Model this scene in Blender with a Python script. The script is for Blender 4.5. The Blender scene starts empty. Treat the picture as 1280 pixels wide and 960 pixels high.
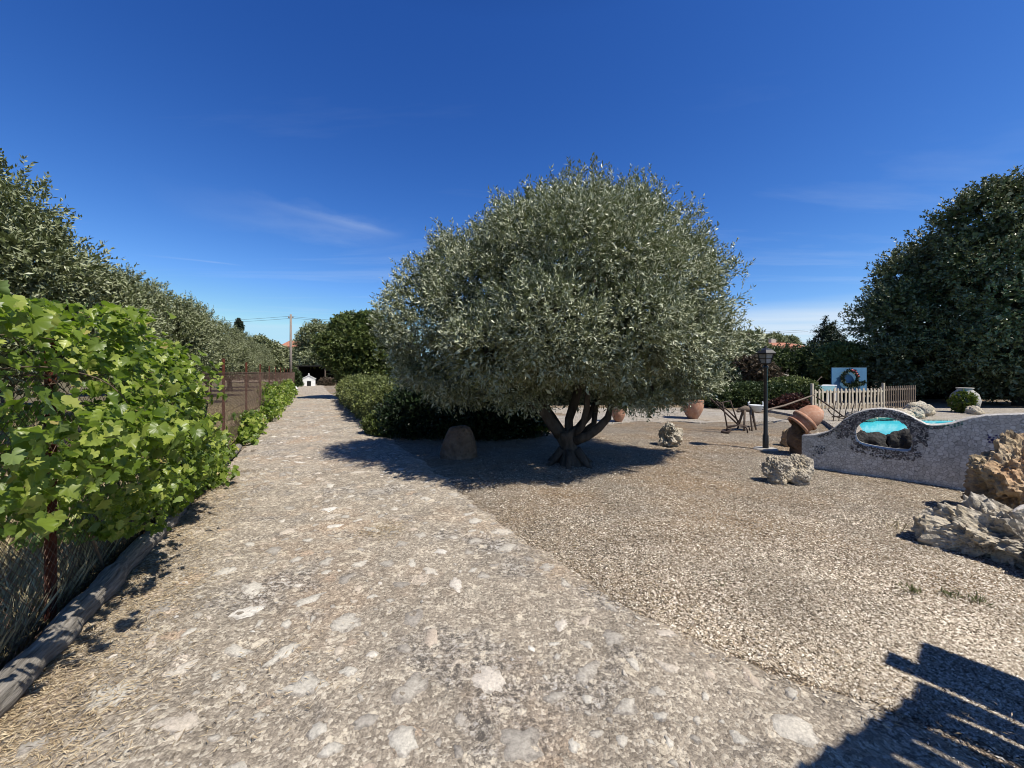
import bpy, bmesh, math, random
import numpy as np
from mathutils import Vector, Matrix, noise as mn

random.seed(7)
S = bpy.context.scene
COL = S.collection
F, HZ, CH = 500.0, 465.0, 1.6            # focal length (photo px), horizon row, eye height
R = math.radians
SUN_AZ = Vector((0.80, -0.60))           # horizontal direction towards the sun
SUN_EL = R(57)


def at(px, py, Y):
    """world point seen at photo pixel (px, py) at distance Y"""
    return Vector(((px - 640) / F * Y, Y, CH - (py - HZ) / F * Y))


def gnd(px, py):
    Y = CH * F / (py - HZ)
    return Vector(((px - 640) / F * Y, Y, 0))


# ------------------------------------------------------------------ objects
def link(o, parent=None):
    COL.objects.link(o)
    if parent:
        o.parent = parent
    return o


def tag(o, label=None, cat=None, group=None, kind=None):
    if label: o['label'] = label
    if cat: o['category'] = cat
    if group: o['group'] = group
    if kind: o['kind'] = kind
    return o


def empty(name, loc, label, cat, group=None, rz=0.0):
    o = bpy.data.objects.new(name, None)
    o.empty_display_size = 0.2
    o.location = loc
    o.rotation_euler = (0, 0, rz)
    link(o)
    return tag(o, label, cat, group)


def dup(root, loc, rz, sc, label, group=None):
    r = root.copy(); COL.objects.link(r)
    r.location = loc; r.rotation_euler = (0, 0, rz); r.scale = sc
    r['label'] = label
    if group: r['group'] = group
    for ch in list(root.children):
        c = ch.copy(); COL.objects.link(c); c.parent = r
        for g in list(ch.children):
            d = g.copy(); COL.objects.link(d); d.parent = c
    return r


def mesh_fast(name, V, faces, mat, parent=None, rnd=None, smooth=False):
    """V (n,3) array, faces (m,k) array"""
    V = np.asarray(V, dtype=np.float32); faces = np.asarray(faces, dtype=np.int32)
    me = bpy.data.meshes.new(name)
    k = faces.shape[1]; m = faces.shape[0]
    me.vertices.add(len(V)); me.vertices.foreach_set('co', V.ravel())
    me.loops.add(m * k); me.loops.foreach_set('vertex_index', faces.ravel())
    me.polygons.add(m)
    me.polygons.foreach_set('loop_start', np.arange(0, m * k, k, dtype=np.int32))
    if smooth:
        me.polygons.foreach_set('use_smooth', np.ones(m, dtype=bool))
    me.update(calc_edges=True)
    if rnd is not None:
        a = me.attributes.new('rnd', 'FLOAT', 'POINT')
        a.data.foreach_set('value', np.asarray(rnd, dtype=np.float32).ravel())
    me.materials.append(mat)
    o = bpy.data.objects.new(name, me)
    return link(o, parent)


class MB:
    """collects shapes, then becomes one mesh"""
    def __init__(self):
        self.v = []; self.f = []

    def add(self, V, Fc):
        n = len(self.v)
        self.v += [tuple(p) for p in V]
        self.f += [tuple(i + n for i in f) for f in Fc]
        return self

    def box(self, c, s, M=None, bev=0.0):
        bm = bmesh.new()
        bmesh.ops.create_cube(bm, size=1)
        for v in bm.verts:
            v.co = Vector((v.co.x * s[0], v.co.y * s[1], v.co.z * s[2]))
        if bev:
            bmesh.ops.bevel(bm, geom=list(bm.edges), offset=bev, segments=1, affect='EDGES')
        V = [(M @ v.co if M else v.co) + Vector(c) for v in bm.verts]
        Fc = [[v.index for v in f.verts] for f in bm.faces]
        bm.verts.index_update()
        Fc = [[v.index for v in f.verts] for f in bm.faces]
        bm.free()
        return self.add(V, Fc)

    def tube(self, pts, rad, n=8, rough=0.0, seed=0, cap=True):
        pts = [Vector(p) for p in pts]
        if not isinstance(rad, (list, tuple)): rad = [rad] * len(pts)
        V = []; Fc = []
        prev = None
        for i, p in enumerate(pts):
            d = (pts[min(i + 1, len(pts) - 1)] - pts[max(i - 1, 0)]).normalized()
            if prev is None:
                a = Vector((0, 0, 1)) if abs(d.z) < .9 else Vector((1, 0, 0))
                x = d.cross(a).normalized()
            else:
                x = (prev - d * prev.dot(d)).normalized()
            prev = x
            y = d.cross(x)
            for k in range(n):
                t = 2 * math.pi * k / n
                r = rad[i]
                q = x * math.cos(t) + y * math.sin(t)
                if rough:
                    w = p + q * r
                    r *= 1 + rough * mn.noise(Vector((w.x * 5 + seed, w.y * 5, w.z * 2))) * 1.6 + rough * .5 * mn.noise(w * 14)
                V.append(p + q * r)
        for i in range(len(pts) - 1):
            for k in range(n):
                a = i * n + k; b = i * n + (k + 1) % n
                Fc.append((a, b, b + n, a + n))
        if cap:
            Fc.append(tuple(range(n - 1, -1, -1)))
            Fc.append(tuple(range((len(pts) - 1) * n, len(pts) * n)))
        return self.add(V, Fc)

    def lathe(self, prof, c, M=None, n=32, wob=0.0):
        V = []; Fc = []
        for (r, z) in prof:
            for k in range(n):
                t = 2 * math.pi * k / n
                rr = r * (1 + wob * mn.noise(Vector((math.cos(t) * 1.5, math.sin(t) * 1.5, z * 2))))
                p = Vector((rr * math.cos(t), rr * math.sin(t), z))
                V.append((M @ p if M else p) + Vector(c))
        for i in range(len(prof) - 1):
            for k in range(n):
                a = i * n + k; b = i * n + (k + 1) % n
                Fc.append((a, b, b + n, a + n))
        return self.add(V, Fc)

    def prism(self, poly, z0, z1):
        n = len(poly)
        V = [(p[0], p[1], z0) for p in poly] + [(p[0], p[1], z1) for p in poly]
        Fc = [tuple(range(n - 1, -1, -1)), tuple(range(n, 2 * n))]
        Fc += [(k, (k + 1) % n, n + (k + 1) % n, n + k) for k in range(n)]
        return self.add(V, Fc)

    def build(self, name, mat, parent=None, smooth=False):
        me = bpy.data.meshes.new(name)
        me.from_pydata(self.v, [], self.f)
        bm = bmesh.new(); bm.from_mesh(me)
        bmesh.ops.recalc_face_normals(bm, faces=bm.faces)
        bm.to_mesh(me); bm.free()
        if smooth:
            me.polygons.foreach_set('use_smooth', [True] * len(me.polygons))
        me.materials.append(mat)
        return link(bpy.data.objects.new(name, me), parent)


# ------------------------------------------------------------------ numpy noise
def _h(i, j, k, s):
    n = (i * 374761393 + j * 668265263 + k * 2147483647 + s * 974711) & 0xffffffff
    n = ((n ^ (n >> 13)) * 1274126177) & 0xffffffff
    n = n ^ (n >> 16)
    return (n & 0xffff) / 32767.5 - 1.0


def vnoise(P, s=0):
    P = np.asarray(P, dtype=np.float64)
    I = np.floor(P).astype(np.int64); f = P - I; f = f * f * (3 - 2 * f)
    out = 0
    for a in (0, 1):
        wa = f[..., 0] if a else 1 - f[..., 0]
        for b in (0, 1):
            wb = f[..., 1] if b else 1 - f[..., 1]
            for c in (0, 1):
                wc = f[..., 2] if c else 1 - f[..., 2]
                out = out + wa * wb * wc * _h(I[..., 0] + a, I[..., 1] + b, I[..., 2] + c, s)
    return out


def fnoise(P, s=0, o=3):
    P = np.asarray(P); t = 0; a = 1
    for i in range(o):
        t = t + a * vnoise(P * 2 ** i, s + i); a *= .5
    return t


def nrm(a):
    return a / (np.linalg.norm(a, axis=-1, keepdims=True) + 1e-9)


# ------------------------------------------------------------------ materials
def new_mat(name):
    m = bpy.data.materials.new(name); m.use_nodes = True
    nt = m.node_tree; nt.nodes.clear()
    out = nt.nodes.new('ShaderNodeOutputMaterial')
    return m, nt, out


def N(nt, t, **kw):
    n = nt.nodes.new(t)
    for k, v in kw.items():
        if k.startswith('i_'):
            key = k[2:]
            n.inputs[int(key) if key.isdigit() else key.replace('_', ' ')].default_value = v
        else:
            setattr(n, k, v)
    return n


def ramp(nt, fac, stops, interp='LINEAR'):
    r = nt.nodes.new('ShaderNodeValToRGB')
    cr = r.color_ramp; cr.interpolation = interp
    while len(cr.elements) < len(stops): cr.elements.new(.5)
    for e, (p, c) in zip(cr.elements, stops):
        e.position = p
        e.color = (c, c, c, 1) if isinstance(c, (int, float)) else (*c, 1)
    nt.links.new(fac, r.inputs[0])
    return r.outputs[0]


def mixc(nt, fac, a, b, mode='MIX'):
    m = nt.nodes.new('ShaderNodeMix'); m.data_type = 'RGBA'; m.blend_type = mode
    for sock, v in ((m.inputs[0], fac), (m.inputs[6], a), (m.inputs[7], b)):
        if isinstance(v, (int, float)): sock.default_value = v
        elif isinstance(v, tuple): sock.default_value = (*v, 1)
        else: nt.links.new(v, sock)
    return m.outputs[2]


def math_(nt, op, a, b=None, clamp=False):
    m = nt.nodes.new('ShaderNodeMath'); m.operation = op; m.use_clamp = clamp
    for sock, v in ((m.inputs[0], a), (m.inputs[1], b)):
        if v is None: continue
        if isinstance(v, (int, float)): sock.default_value = v
        else: nt.links.new(v, sock)
    return m.outputs[0]


def coords(nt, obj=True, scale=(1, 1, 1)):
    if obj:
        tc = nt.nodes.new('ShaderNodeTexCoord'); o = tc.outputs['Object']
    else:
        g = nt.nodes.new('ShaderNodeNewGeometry'); o = g.outputs['Position']
    if scale != (1, 1, 1):
        mp = nt.nodes.new('ShaderNodeMapping'); mp.inputs['Scale'].default_value = scale
        nt.links.new(o, mp.inputs[0]); o = mp.outputs[0]
    return o


def noise_(nt, vec, scale, detail=5, rough=.6, dist=0.0):
    n = nt.nodes.new('ShaderNodeTexNoise')
    n.inputs['Scale'].default_value = scale; n.inputs['Detail'].default_value = detail
    n.inputs['Roughness'].default_value = rough; n.inputs['Distortion'].default_value = dist
    nt.links.new(vec, n.inputs['Vector'])
    return n.outputs['Fac']


def voro(nt, vec, scale, feature='F1', out='Distance', rand=1.0):
    n = nt.nodes.new('ShaderNodeTexVoronoi'); n.feature = feature
    n.inputs['Scale'].default_value = scale
    n.inputs['Randomness'].default_value = rand
    nt.links.new(vec, n.inputs['Vector'])
    return n.outputs[out]


def finish(nt, out, color, rough=.8, bump=None, bstr=.5, bdist=.02, metal=0.0, spec=.3):
    p = nt.nodes.new('ShaderNodeBsdfPrincipled')
    for k, v in (('Base Color', color), ('Roughness', rough)):
        if isinstance(v, tuple): p.inputs[k].default_value = (*v, 1)
        elif isinstance(v, (int, float)): p.inputs[k].default_value = v
        else: nt.links.new(v, p.inputs[k])
    p.inputs['Metallic'].default_value = metal
    p.inputs['Specular IOR Level'].default_value = spec
    if bump is not None:
        b = nt.nodes.new('ShaderNodeBump'); b.inputs['Strength'].default_value = bstr
        b.inputs['Distance'].default_value = bdist
        nt.links.new(bump, b.inputs['Height']); nt.links.new(b.outputs[0], p.inputs['Normal'])
    nt.links.new(p.outputs[0], out.inputs[0])
    return p


def leaf_mat(name, stops, back=None, rough=.45, trans=.2, tcol=None, spec=.4, patch=None):
    m, nt, out = new_mat(name)
    a = N(nt, 'ShaderNodeAttribute', attribute_name='rnd')
    col = ramp(nt, a.outputs['Fac'], stops)
    vec = coords(nt)
    n = noise_(nt, vec, 1.3, 3)
    col = mixc(nt, 1.0, col, ramp(nt, n, [(.3, .75), (.7, 1.25)]), 'MULTIPLY')
    if back:
        g = N(nt, 'ShaderNodeNewGeometry')
        col = mixc(nt, g.outputs['Backfacing'], col, back)
    p = N(nt, 'ShaderNodeBsdfPrincipled')
    nt.links.new(col, p.inputs['Base Color'])
    p.inputs['Roughness'].default_value = rough
    p.inputs['Specular IOR Level'].default_value = spec
    if trans:
        t = N(nt, 'ShaderNodeBsdfTranslucent')
        if tcol: t.inputs[0].default_value = (*tcol, 1)
        else: nt.links.new(col, t.inputs[0])
        mx = N(nt, 'ShaderNodeMixShader'); mx.inputs[0].default_value = trans
        nt.links.new(p.outputs[0], mx.inputs[1]); nt.links.new(t.outputs[0], mx.inputs[2])
        nt.links.new(mx.outputs[0], out.inputs[0])
    else:
        nt.links.new(p.outputs[0], out.inputs[0])
    return m


def simple(name, c1, c2, scale=8, rough=.8, bstr=.3, bdist=.01, metal=0, spec=.3, stretch=(1, 1, 1), detail=6):
    m, nt, out = new_mat(name)
    v = coords(nt, True, stretch)
    n = noise_(nt, v, scale, detail)
    finish(nt, out, ramp(nt, n, [(.3, c1), (.7, c2)]), rough, n, bstr, bdist, metal, spec)
    return m


M = {}
M['olive'] = leaf_mat('olive_leaf', [(0, (.068, .088, .033)), (.5, (.140, .168, .072)), (.85, (.235, .258, .128)), (1, (.42, .42, .28))], back=(.40, .42, .28), rough=.42, trans=.12, spec=.5)
M['olive_far'] = leaf_mat('olive_leaf_far', [(0, (.066, .084, .027)), (.5, (.128, .152, .052)), (.9, (.20, .222, .088)), (1, (.30, .30, .16))], back=(.27, .29, .16), rough=.45, trans=.12)
M['oak'] = leaf_mat('evergreen_oak_leaf', [(0, (.042, .056, .022)), (.6, (.095, .118, .045)), (1, (.21, .225, .10))], back=(.17, .185, .10), rough=.42, trans=.10, spec=.4)
M['vine'] = leaf_mat('grape_leaf', [(0, (.060, .098, .012)), (.5, (.145, .200, .028)), (.85, (.27, .32, .06)), (.975, (.34, .38, .09)), (1, (.40, .30, .12))], back=(.18, .24, .08), rough=.38, trans=.38, tcol=(.22, .36, .02), spec=.4)
M['fig'] = leaf_mat('fruit_tree_leaf', [(0, (.055, .078, .018)), (.6, (.115, .15, .038)), (1, (.21, .23, .085))], rough=.45, trans=.2)
M['hedge'] = leaf_mat('hedge_leaf', [(0, (.028, .048, .014)), (.6, (.06, .088, .027)), (1, (.13, .16, .05))], rough=.45, trans=.15)
M['hedge_light'] = leaf_mat('light_hedge_leaf', [(0, (.065, .085, .022)), (.6, (.145, .172, .048)), (1, (.26, .28, .095))], rough=.5, trans=.18)
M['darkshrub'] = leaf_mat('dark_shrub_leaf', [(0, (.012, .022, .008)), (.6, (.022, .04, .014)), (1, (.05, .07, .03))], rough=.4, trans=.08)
M['brownbush'] = leaf_mat('reddish_bush_leaf', [(0, (.05, .04, .02)), (.5, (.10, .075, .045)), (1, (.20, .13, .09))], rough=.6, trans=.15)
M['redplant'] = leaf_mat('red_plant_leaf', [(0, (.05, .02, .015)), (.6, (.10, .035, .025)), (1, (.09, .10, .04))], rough=.6, trans=.15)
M['ivy'] = leaf_mat('ivy_leaf', [(0, (.06, .085, .01)), (.6, (.13, .17, .02)), (1, (.26, .28, .05))], rough=.5, trans=.2)
M['conifer'] = leaf_mat('conifer_needle', [(0, (.018, .032, .016)), (.6, (.035, .055, .026)), (1, (.07, .09, .045))], rough=.5, trans=.06)
M['straw'] = leaf_mat('straw', [(0, (.22, .16, .09)), (.5, (.40, .31, .19)), (1, (.58, .48, .33))], rough=.7, trans=.1)
M['drygrass'] = leaf_mat('dry_grass', [(0, (.20, .16, .085)), (.6, (.38, .31, .17)), (1, (.50, .43, .26))], rough=.7, trans=.2)
M['weed'] = leaf_mat('weed_leaf', [(0, (.08, .095, .035)), (.6, (.15, .165, .06)), (1, (.25, .24, .11))], rough=.6, trans=.2)
M['woodland'] = leaf_mat('far_woodland', [(0, (.022, .036, .014)), (.6, (.045, .062, .026)), (1, (.08, .10, .045))], rough=.6, trans=0)
M['chip'] = leaf_mat('gravel_chip', [(0, (.12, .09, .062)), (.3, (.305, .25, .185)), (.75, (.50, .435, .345)), (1, (.74, .68, .58))], rough=.75, trans=0, spec=.25)
M['bark'] = simple('olive_bark', (.028, .023, .018), (.10, .083, .066), 9, .95, 1.0, .05, stretch=(1, 1, .35))
M['stem'] = simple('vine_stem', (.06, .045, .03), (.16, .12, .08), 20, .9, .6, .01)
M['rust'] = simple('rusty_iron', (.045, .016, .010), (.15, .045, .025), 25, .85, .4, .004, .2)
M['wire'] = simple('rusted_wire', (.07, .04, .028), (.15, .10, .075), 6, .7, 0.1, .001, .4)
M['iron'] = simple('old_iron', (.035, .025, .02), (.10, .07, .055), 18, .75, .4, .004, .3)
M['black'] = simple('black_paint', (.010, .010, .011), (.018, .018, .019), 12, .38, .15, .002, 0, .5)
M['weathered'] = simple('weathered_timber', (.075, .066, .055), (.33, .30, .26), 9, .9, 1.0, .02, stretch=(6, .6, 6))
M['picket'] = simple('bleached_wood', (.30, .25, .18), (.56, .49, .38), 12, .8, .4, .005, stretch=(3, 3, .5))
M['white'] = simple('white_paint', (.66, .65, .62), (.78, .77, .74), 5, .6, .1, .003)
M['dark'] = simple('painted_interior_shade', (.006, .006, .006), (.014, .013, .012), 5, .9)  # near-black colour that imitates the shade inside openings
M['concrete'] = simple('old_concrete', (.26, .24, .21), (.42, .39, .35), 10, .9, .5, .01)
M['lampglass'] = simple('frosted_lamp_glass', (.20, .21, .21), (.30, .31, .31), 3, .2, 0, .001, 0, .6)
M['blue'] = simple('pale_blue_board', (.060, .155, .27), (.085, .20, .32), 3, .55, .1, .003)  # blue darkened evenly to paint in the shade on the board
M['cloth'] = simple('white_sheet', (.70, .72, .73), (.80, .81, .82), 6, .6, .2, .01)
M['teal'] = simple('teal_cloth', (.22, .42, .46), (.30, .52, .55), 6, .6, .2, .01)
M['flower'] = simple('red_flower', (.40, .05, .06), (.6, .15, .12), 30, .6)
M['wood'] = simple('grey_brown_wood', (.08, .06, .045), (.22, .17, .13), 12, .9, .6, .01, stretch=(5, 5, .6))
M['driftwood'] = simple('bleached_driftwood', (.42, .39, .35), (.66, .62, .57), 8, .85, .7, .02, stretch=(.7, 5, 5))
M['polewood'] = simple('utility_pole_wood', (.16, .13, .11), (.30, .26, .22), 10, .9, .4, .01, stretch=(5, 5, .4))


def terracotta():
    m, nt, out = new_mat('terracotta')
    v = coords(nt)
    n = noise_(nt, v, 5, 6); n2 = noise_(nt, v, 22, 4)
    c = ramp(nt, n, [(.3, (.32, .155, .092)), (.55, (.42, .225, .145)), (.75, (.52, .36, .26))])
    c = mixc(nt, ramp(nt, n2, [(.55, 0), (.75, .5)]), c, (.55, .48, .40))
    finish(nt, out, c, .85, n2, .3, .01)
    return m


def rockmat(name, cols, warm=None, scale=3.0):
    m, nt, out = new_mat(name)
    v = coords(nt)
    n = noise_(nt, v, scale, 9, .65, .4); n2 = noise_(nt, v, scale * 5, 6, .7)
    vo = voro(nt, v, scale * 7)
    c = ramp(nt, n, cols)
    if warm:
        n3 = noise_(nt, v, scale * .7, 4)
        c = mixc(nt, ramp(nt, n3, [(.42, 0), (.62, .85)]), c, warm)
    c = mixc(nt, 1.0, c, ramp(nt, n2, [(.25, .55), (.55, 1.1)]), 'MULTIPLY')
    c = mixc(nt, 1.0, c, ramp(nt, vo, [(.05, .5), (.25, 1.0)]), 'MULTIPLY')
    h = math_(nt, 'ADD', n2, math_(nt, 'MULTIPLY', vo, .6))
    finish(nt, out, c, .95, h, 1.0, .035, 0, .2)
    return m


M['terracotta'] = terracotta()
M['limestone'] = rockmat('grey_limestone', [(.28, (.20, .17, .135)), (.45, (.40, .355, .285)), (.7, (.56, .51, .425))], (.46, .38, .26), 3.5)
M['ochre'] = rockmat('ochre_limestone', [(.3, (.20, .145, .09)), (.5, (.40, .31, .195)), (.72, (.55, .47, .34))], (.44, .27, .15), 2.6)
M['brownstone'] = rockmat('brown_stone', [(.3, (.11, .075, .052)), (.5, (.18, .125, .088)), (.7, (.25, .185, .135))], None, 2.0)
M['shadedrock'] = rockmat('shade_painted_rock', [(.3, (.018, .018, .018)), (.5, (.04, .039, .037)), (.7, (.085, .08, .072))], None, 3.0)  # near-black tones put the shade behind the wall into the colour


def gravel_mat(name, tones, tint, fine=70):
    m, nt, out = new_mat(name)
    v = coords(nt, False)
    mp = N(nt, 'ShaderNodeMapping'); mp.inputs['Scale'].default_value = (1, 1, .2)
    nt.links.new(v, mp.inputs[0]); v = mp.outputs[0]
    nd = N(nt, 'ShaderNodeTexNoise'); nd.inputs['Scale'].default_value = 40
    nt.links.new(v, nd.inputs['Vector'])
    dist = N(nt, 'ShaderNodeVectorMath', operation='MULTIPLY_ADD')
    nt.links.new(nd.outputs['Color'], dist.inputs[0]); dist.inputs[1].default_value = (.012, .012, 0)
    nt.links.new(v, dist.inputs[2])
    vv = dist.outputs[0]
    cell = N(nt, 'ShaderNodeTexVoronoi'); cell.inputs['Scale'].default_value = fine
    nt.links.new(vv, cell.inputs['Vector'])
    sep = N(nt, 'ShaderNodeSeparateColor'); nt.links.new(cell.outputs['Color'], sep.inputs[0])
    c = ramp(nt, sep.outputs[0], tones)
    d = cell.outputs['Distance']
    c = mixc(nt, 1.0, c, ramp(nt, d, [(.25, 1.0), (.75, .38)]), 'MULTIPLY')
    big = noise_(nt, v, .55, 4, .6); mid = noise_(nt, v, 3.0, 5, .65)
    c = mixc(nt, ramp(nt, big, [(.42, 0), (.62, .65)]), c, mixc(nt, 1.0, c, tint, 'MULTIPLY'))
    c = mixc(nt, 1.0, c, ramp(nt, mid, [(.25, .7), (.7, 1.18)]), 'MULTIPLY')
    h = math_(nt, 'SUBTRACT', math_(nt, 'MULTIPLY', sep.outputs[1], .5), d)
    finish(nt, out, c, .9, h, .9, .02, 0, .2)
    return m


M['gravel'] = gravel_mat('wood_chip_gravel', [(0, (.14, .108, .076)), (.4, (.33, .27, .198)), (.8, (.48, .41, .315)), (1, (.64, .57, .47))], (1.08, .85, .60))
M['palegravel'] = gravel_mat('pale_gravel', [(0, (.36, .31, .25)), (.5, (.55, .49, .41)), (1, (.70, .65, .57))], (1.0, .94, .84), 45)
M['field'] = gravel_mat('dry_field', [(0, (.12, .10, .058)), (.5, (.22, .185, .11)), (1, (.33, .285, .18))], (.75, .78, .55), 30)


def drive_mat():
    m, nt, out = new_mat('old_stone_driveway')
    v = coords(nt, False)
    mp = N(nt, 'ShaderNodeMapping'); mp.inputs['Scale'].default_value = (1, 1, 0)
    nt.links.new(v, mp.inputs[0]); v = mp.outputs[0]
    # distorted coordinates so the embedded stones have ragged outlines
    nd = N(nt, 'ShaderNodeTexNoise'); nd.inputs['Scale'].default_value = 6; nd.inputs['Detail'].default_value = 7
    nd.inputs['Roughness'].default_value = .72
    nt.links.new(v, nd.inputs['Vector'])
    dm = N(nt, 'ShaderNodeVectorMath', operation='MULTIPLY_ADD')
    nt.links.new(nd.outputs['Color'], dm.inputs[0]); dm.inputs[1].default_value = (.40, .40, 0)
    nt.links.new(v, dm.inputs[2])
    cells = N(nt, 'ShaderNodeTexVoronoi'); cells.feature = 'F1'; cells.inputs['Scale'].default_value = 4.6
    nt.links.new(dm.outputs[0], cells.inputs['Vector'])
    sep = N(nt, 'ShaderNodeSeparateColor'); nt.links.new(cells.outputs['Color'], sep.inputs[0])
    size = math_(nt, 'MULTIPLY_ADD', sep.outputs[0], .42)
    size.node.inputs[2].default_value = .06
    stone = math_(nt, 'MULTIPLY', math_(nt, 'SUBTRACT', size, cells.outputs['Distance']), 14, True)
    keep = ramp(nt, sep.outputs[1], [(.62, 0), (.7, 1)])
    wear = ramp(nt, noise_(nt, v, 14, 6, .75), [(.30, .0), (.44, 1)])
    stone = math_(nt, 'MULTIPLY', math_(nt, 'MULTIPLY', stone, keep), wear)
    # speckled matrix of pebbles in grey mortar
    pv = N(nt, 'ShaderNodeTexVoronoi'); pv.inputs['Scale'].default_value = 62
    nt.links.new(v, pv.inputs['Vector'])
    ps = N(nt, 'ShaderNodeSeparateColor'); nt.links.new(pv.outputs['Color'], ps.inputs[0])
    fine = noise_(nt, v, 90, 4, .7)
    peb = ramp(nt, ps.outputs[0], [(0, (.115, .10, .085)), (.4, (.26, .23, .195)), (.75, (.40, .36, .305)), (1, (.70, .66, .58))])
    mort = ramp(nt, fine, [(.32, (.10, .088, .075)), (.5, (.28, .25, .21)), (.68, (.62, .57, .49))])
    matrix = mixc(nt, .42, peb, mort)
    mid = noise_(nt, v, 1.6, 6, .65)
    matrix = mixc(nt, 1.0, matrix, ramp(nt, mid, [(.3, .78), (.7, 1.22)]), 'MULTIPLY')
    # earthy brown stains, dark grey and white lichen
    br = noise_(nt, v, .9, 5, .6)
    matrix = mixc(nt, ramp(nt, br, [(.50, 0), (.68, .45)]), matrix, mixc(nt, 1.0, matrix, (1.12, .86, .66), 'MULTIPLY'))
    scol = ramp(nt, sep.outputs[2], [(0, (.50, .45, .38)), (.5, (.62, .57, .49)), (.8, (.58, .46, .36)), (1, (.72, .69, .63))])
    scol = mixc(nt, 1.0, scol, ramp(nt, fine, [(.3, .7), (.65, 1.12)]), 'MULTIPLY')
    cells2 = N(nt, 'ShaderNodeTexVoronoi'); cells2.inputs['Scale'].default_value = 9.5
    nt.links.new(dm.outputs[0], cells2.inputs['Vector'])
    sp2 = N(nt, 'ShaderNodeSeparateColor'); nt.links.new(cells2.outputs['Color'], sp2.inputs[0])
    size2 = math_(nt, 'MULTIPLY_ADD', sp2.outputs[0], .40)
    size2.node.inputs[2].default_value = .05
    st2 = math_(nt, 'MULTIPLY', math_(nt, 'SUBTRACT', size2, cells2.outputs['Distance']), 9, True)
    wear2 = ramp(nt, noise_(nt, v, 30, 6, .8), [(.38, .0), (.54, 1)])
    st2 = math_(nt, 'MULTIPLY', math_(nt, 'MULTIPLY', st2, ramp(nt, sp2.outputs[1], [(.45, 0), (.6, .8)])), wear2)
    matrix = mixc(nt, st2, matrix, (.60, .55, .46))
    stone = math_(nt, 'MULTIPLY', stone, ramp(nt, noise_(nt, v, 45, 5, .8), [(.36, .25), (.5, 1)]))
    c = mixc(nt, stone, matrix, scol)
    mp2 = N(nt, 'ShaderNodeMapping'); mp2.inputs['Location'].default_value = (7.3, 2.1, 0)
    nt.links.new(v, mp2.inputs[0])
    li = noise_(nt, mp2.outputs[0], 1.3, 8, .62)
    lw = noise_(nt, v, 26, 6, .8)
    c = mixc(nt, math_(nt, 'MULTIPLY', ramp(nt, li, [(.52, 0), (.60, .9)]), ramp(nt, lw, [(.42, 1), (.52, .1)])), c, (.075, .072, .072))
    c = mixc(nt, math_(nt, 'MULTIPLY', ramp(nt, li, [(.54, 0), (.66, .8)]), ramp(nt, lw, [(.50, 0), (.58, 1)])), c, (.60, .60, .60))
    wl = noise_(nt, v, 8.5, 7, .8)
    c = mixc(nt, ramp(nt, wl, [(.56, 0), (.61, .85)]), c, (.64, .59, .50))
    c = mixc(nt, 1.0, c, (1.0, .95, .875), 'MULTIPLY')
    h = math_(nt, 'ADD', math_(nt, 'MULTIPLY', stone, .5), math_(nt, 'MULTIPLY', fine, .55))
    h = math_(nt, 'SUBTRACT', h, math_(nt, 'MULTIPLY', pv.outputs['Distance'], .35))
    finish(nt, out, c, .92, h, .8, .022, 0, .2)
    return m


M['drive'] = drive_mat()


def bedded_mat():
    m, nt, out = new_mat('pale_bedded_stone')
    v = coords(nt, False)
    a = N(nt, 'ShaderNodeAttribute', attribute_name='rnd'); e = N(nt, 'ShaderNodeAttribute', attribute_name='edge')
    fine = noise_(nt, v, 60, 6, .75); mid = noise_(nt, v, 16, 5, .7)
    col = ramp(nt, a.outputs['Fac'], [(0, (.32, .29, .25)), (.4, (.46, .42, .355)), (.75, (.56, .52, .445)), (.88, (.50, .41, .32)), (1, (.66, .625, .56))])
    col = mixc(nt, 1.0, col, ramp(nt, fine, [(.3, .62), (.62, 1.12)]), 'MULTIPLY')
    f = math_(nt, 'ADD', math_(nt, 'MULTIPLY', e.outputs['Fac'], .55), math_(nt, 'ADD', math_(nt, 'MULTIPLY', mid, 1.1), math_(nt, 'MULTIPLY', a.outputs['Fac'], -.18)))
    worn = ramp(nt, f, [(.78, 0), (1.0, 1)])
    grime = ramp(nt, fine, [(.35, (.13, .115, .098)), (.65, (.36, .32, .27))])
    col = mixc(nt, worn, col, grime)
    finish(nt, out, col, .9, fine, .7, .012, 0, .2)
    return m


M['bedded'] = bedded_mat()


def mosaic_mat():
    m, nt, out = new_mat('white_broken_tile_mosaic')
    v = coords(nt)
    e = voro(nt, v, 25, 'DISTANCE_TO_EDGE'); cn = N(nt, 'ShaderNodeTexVoronoi'); cn.inputs['Scale'].default_value = 25
    nt.links.new(v, cn.inputs['Vector'])
    sep = N(nt, 'ShaderNodeSeparateColor'); nt.links.new(cn.outputs['Color'], sep.inputs[0])
    tile = ramp(nt, sep.outputs[0], [(0, (.45, .415, .365)), (.5, (.58, .54, .48)), (1, (.68, .645, .59))])
    g = ramp(nt, e, [(.0, .15), (.07, 1)])
    c = mixc(nt, g, (.17, .16, .15), tile)
    c = mixc(nt, 1.0, c, ramp(nt, noise_(nt, v, 3, 5), [(.3, .8), (.7, 1.08)]), 'MULTIPLY')
    finish(nt, out, c, .5, g, .5, .008, 0, .4)
    return m


def chips_mat(name, stops):
    m, nt, out = new_mat(name)
    v = coords(nt)
    cn = N(nt, 'ShaderNodeTexVoronoi'); cn.inputs['Scale'].default_value = 26
    nt.links.new(v, cn.inputs['Vector'])
    sep = N(nt, 'ShaderNodeSeparateColor'); nt.links.new(cn.outputs['Color'], sep.inputs[0])
    finish(nt, out, ramp(nt, sep.outputs[0], stops), .45, None, 0, 0, 0, .4)
    return m


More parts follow.
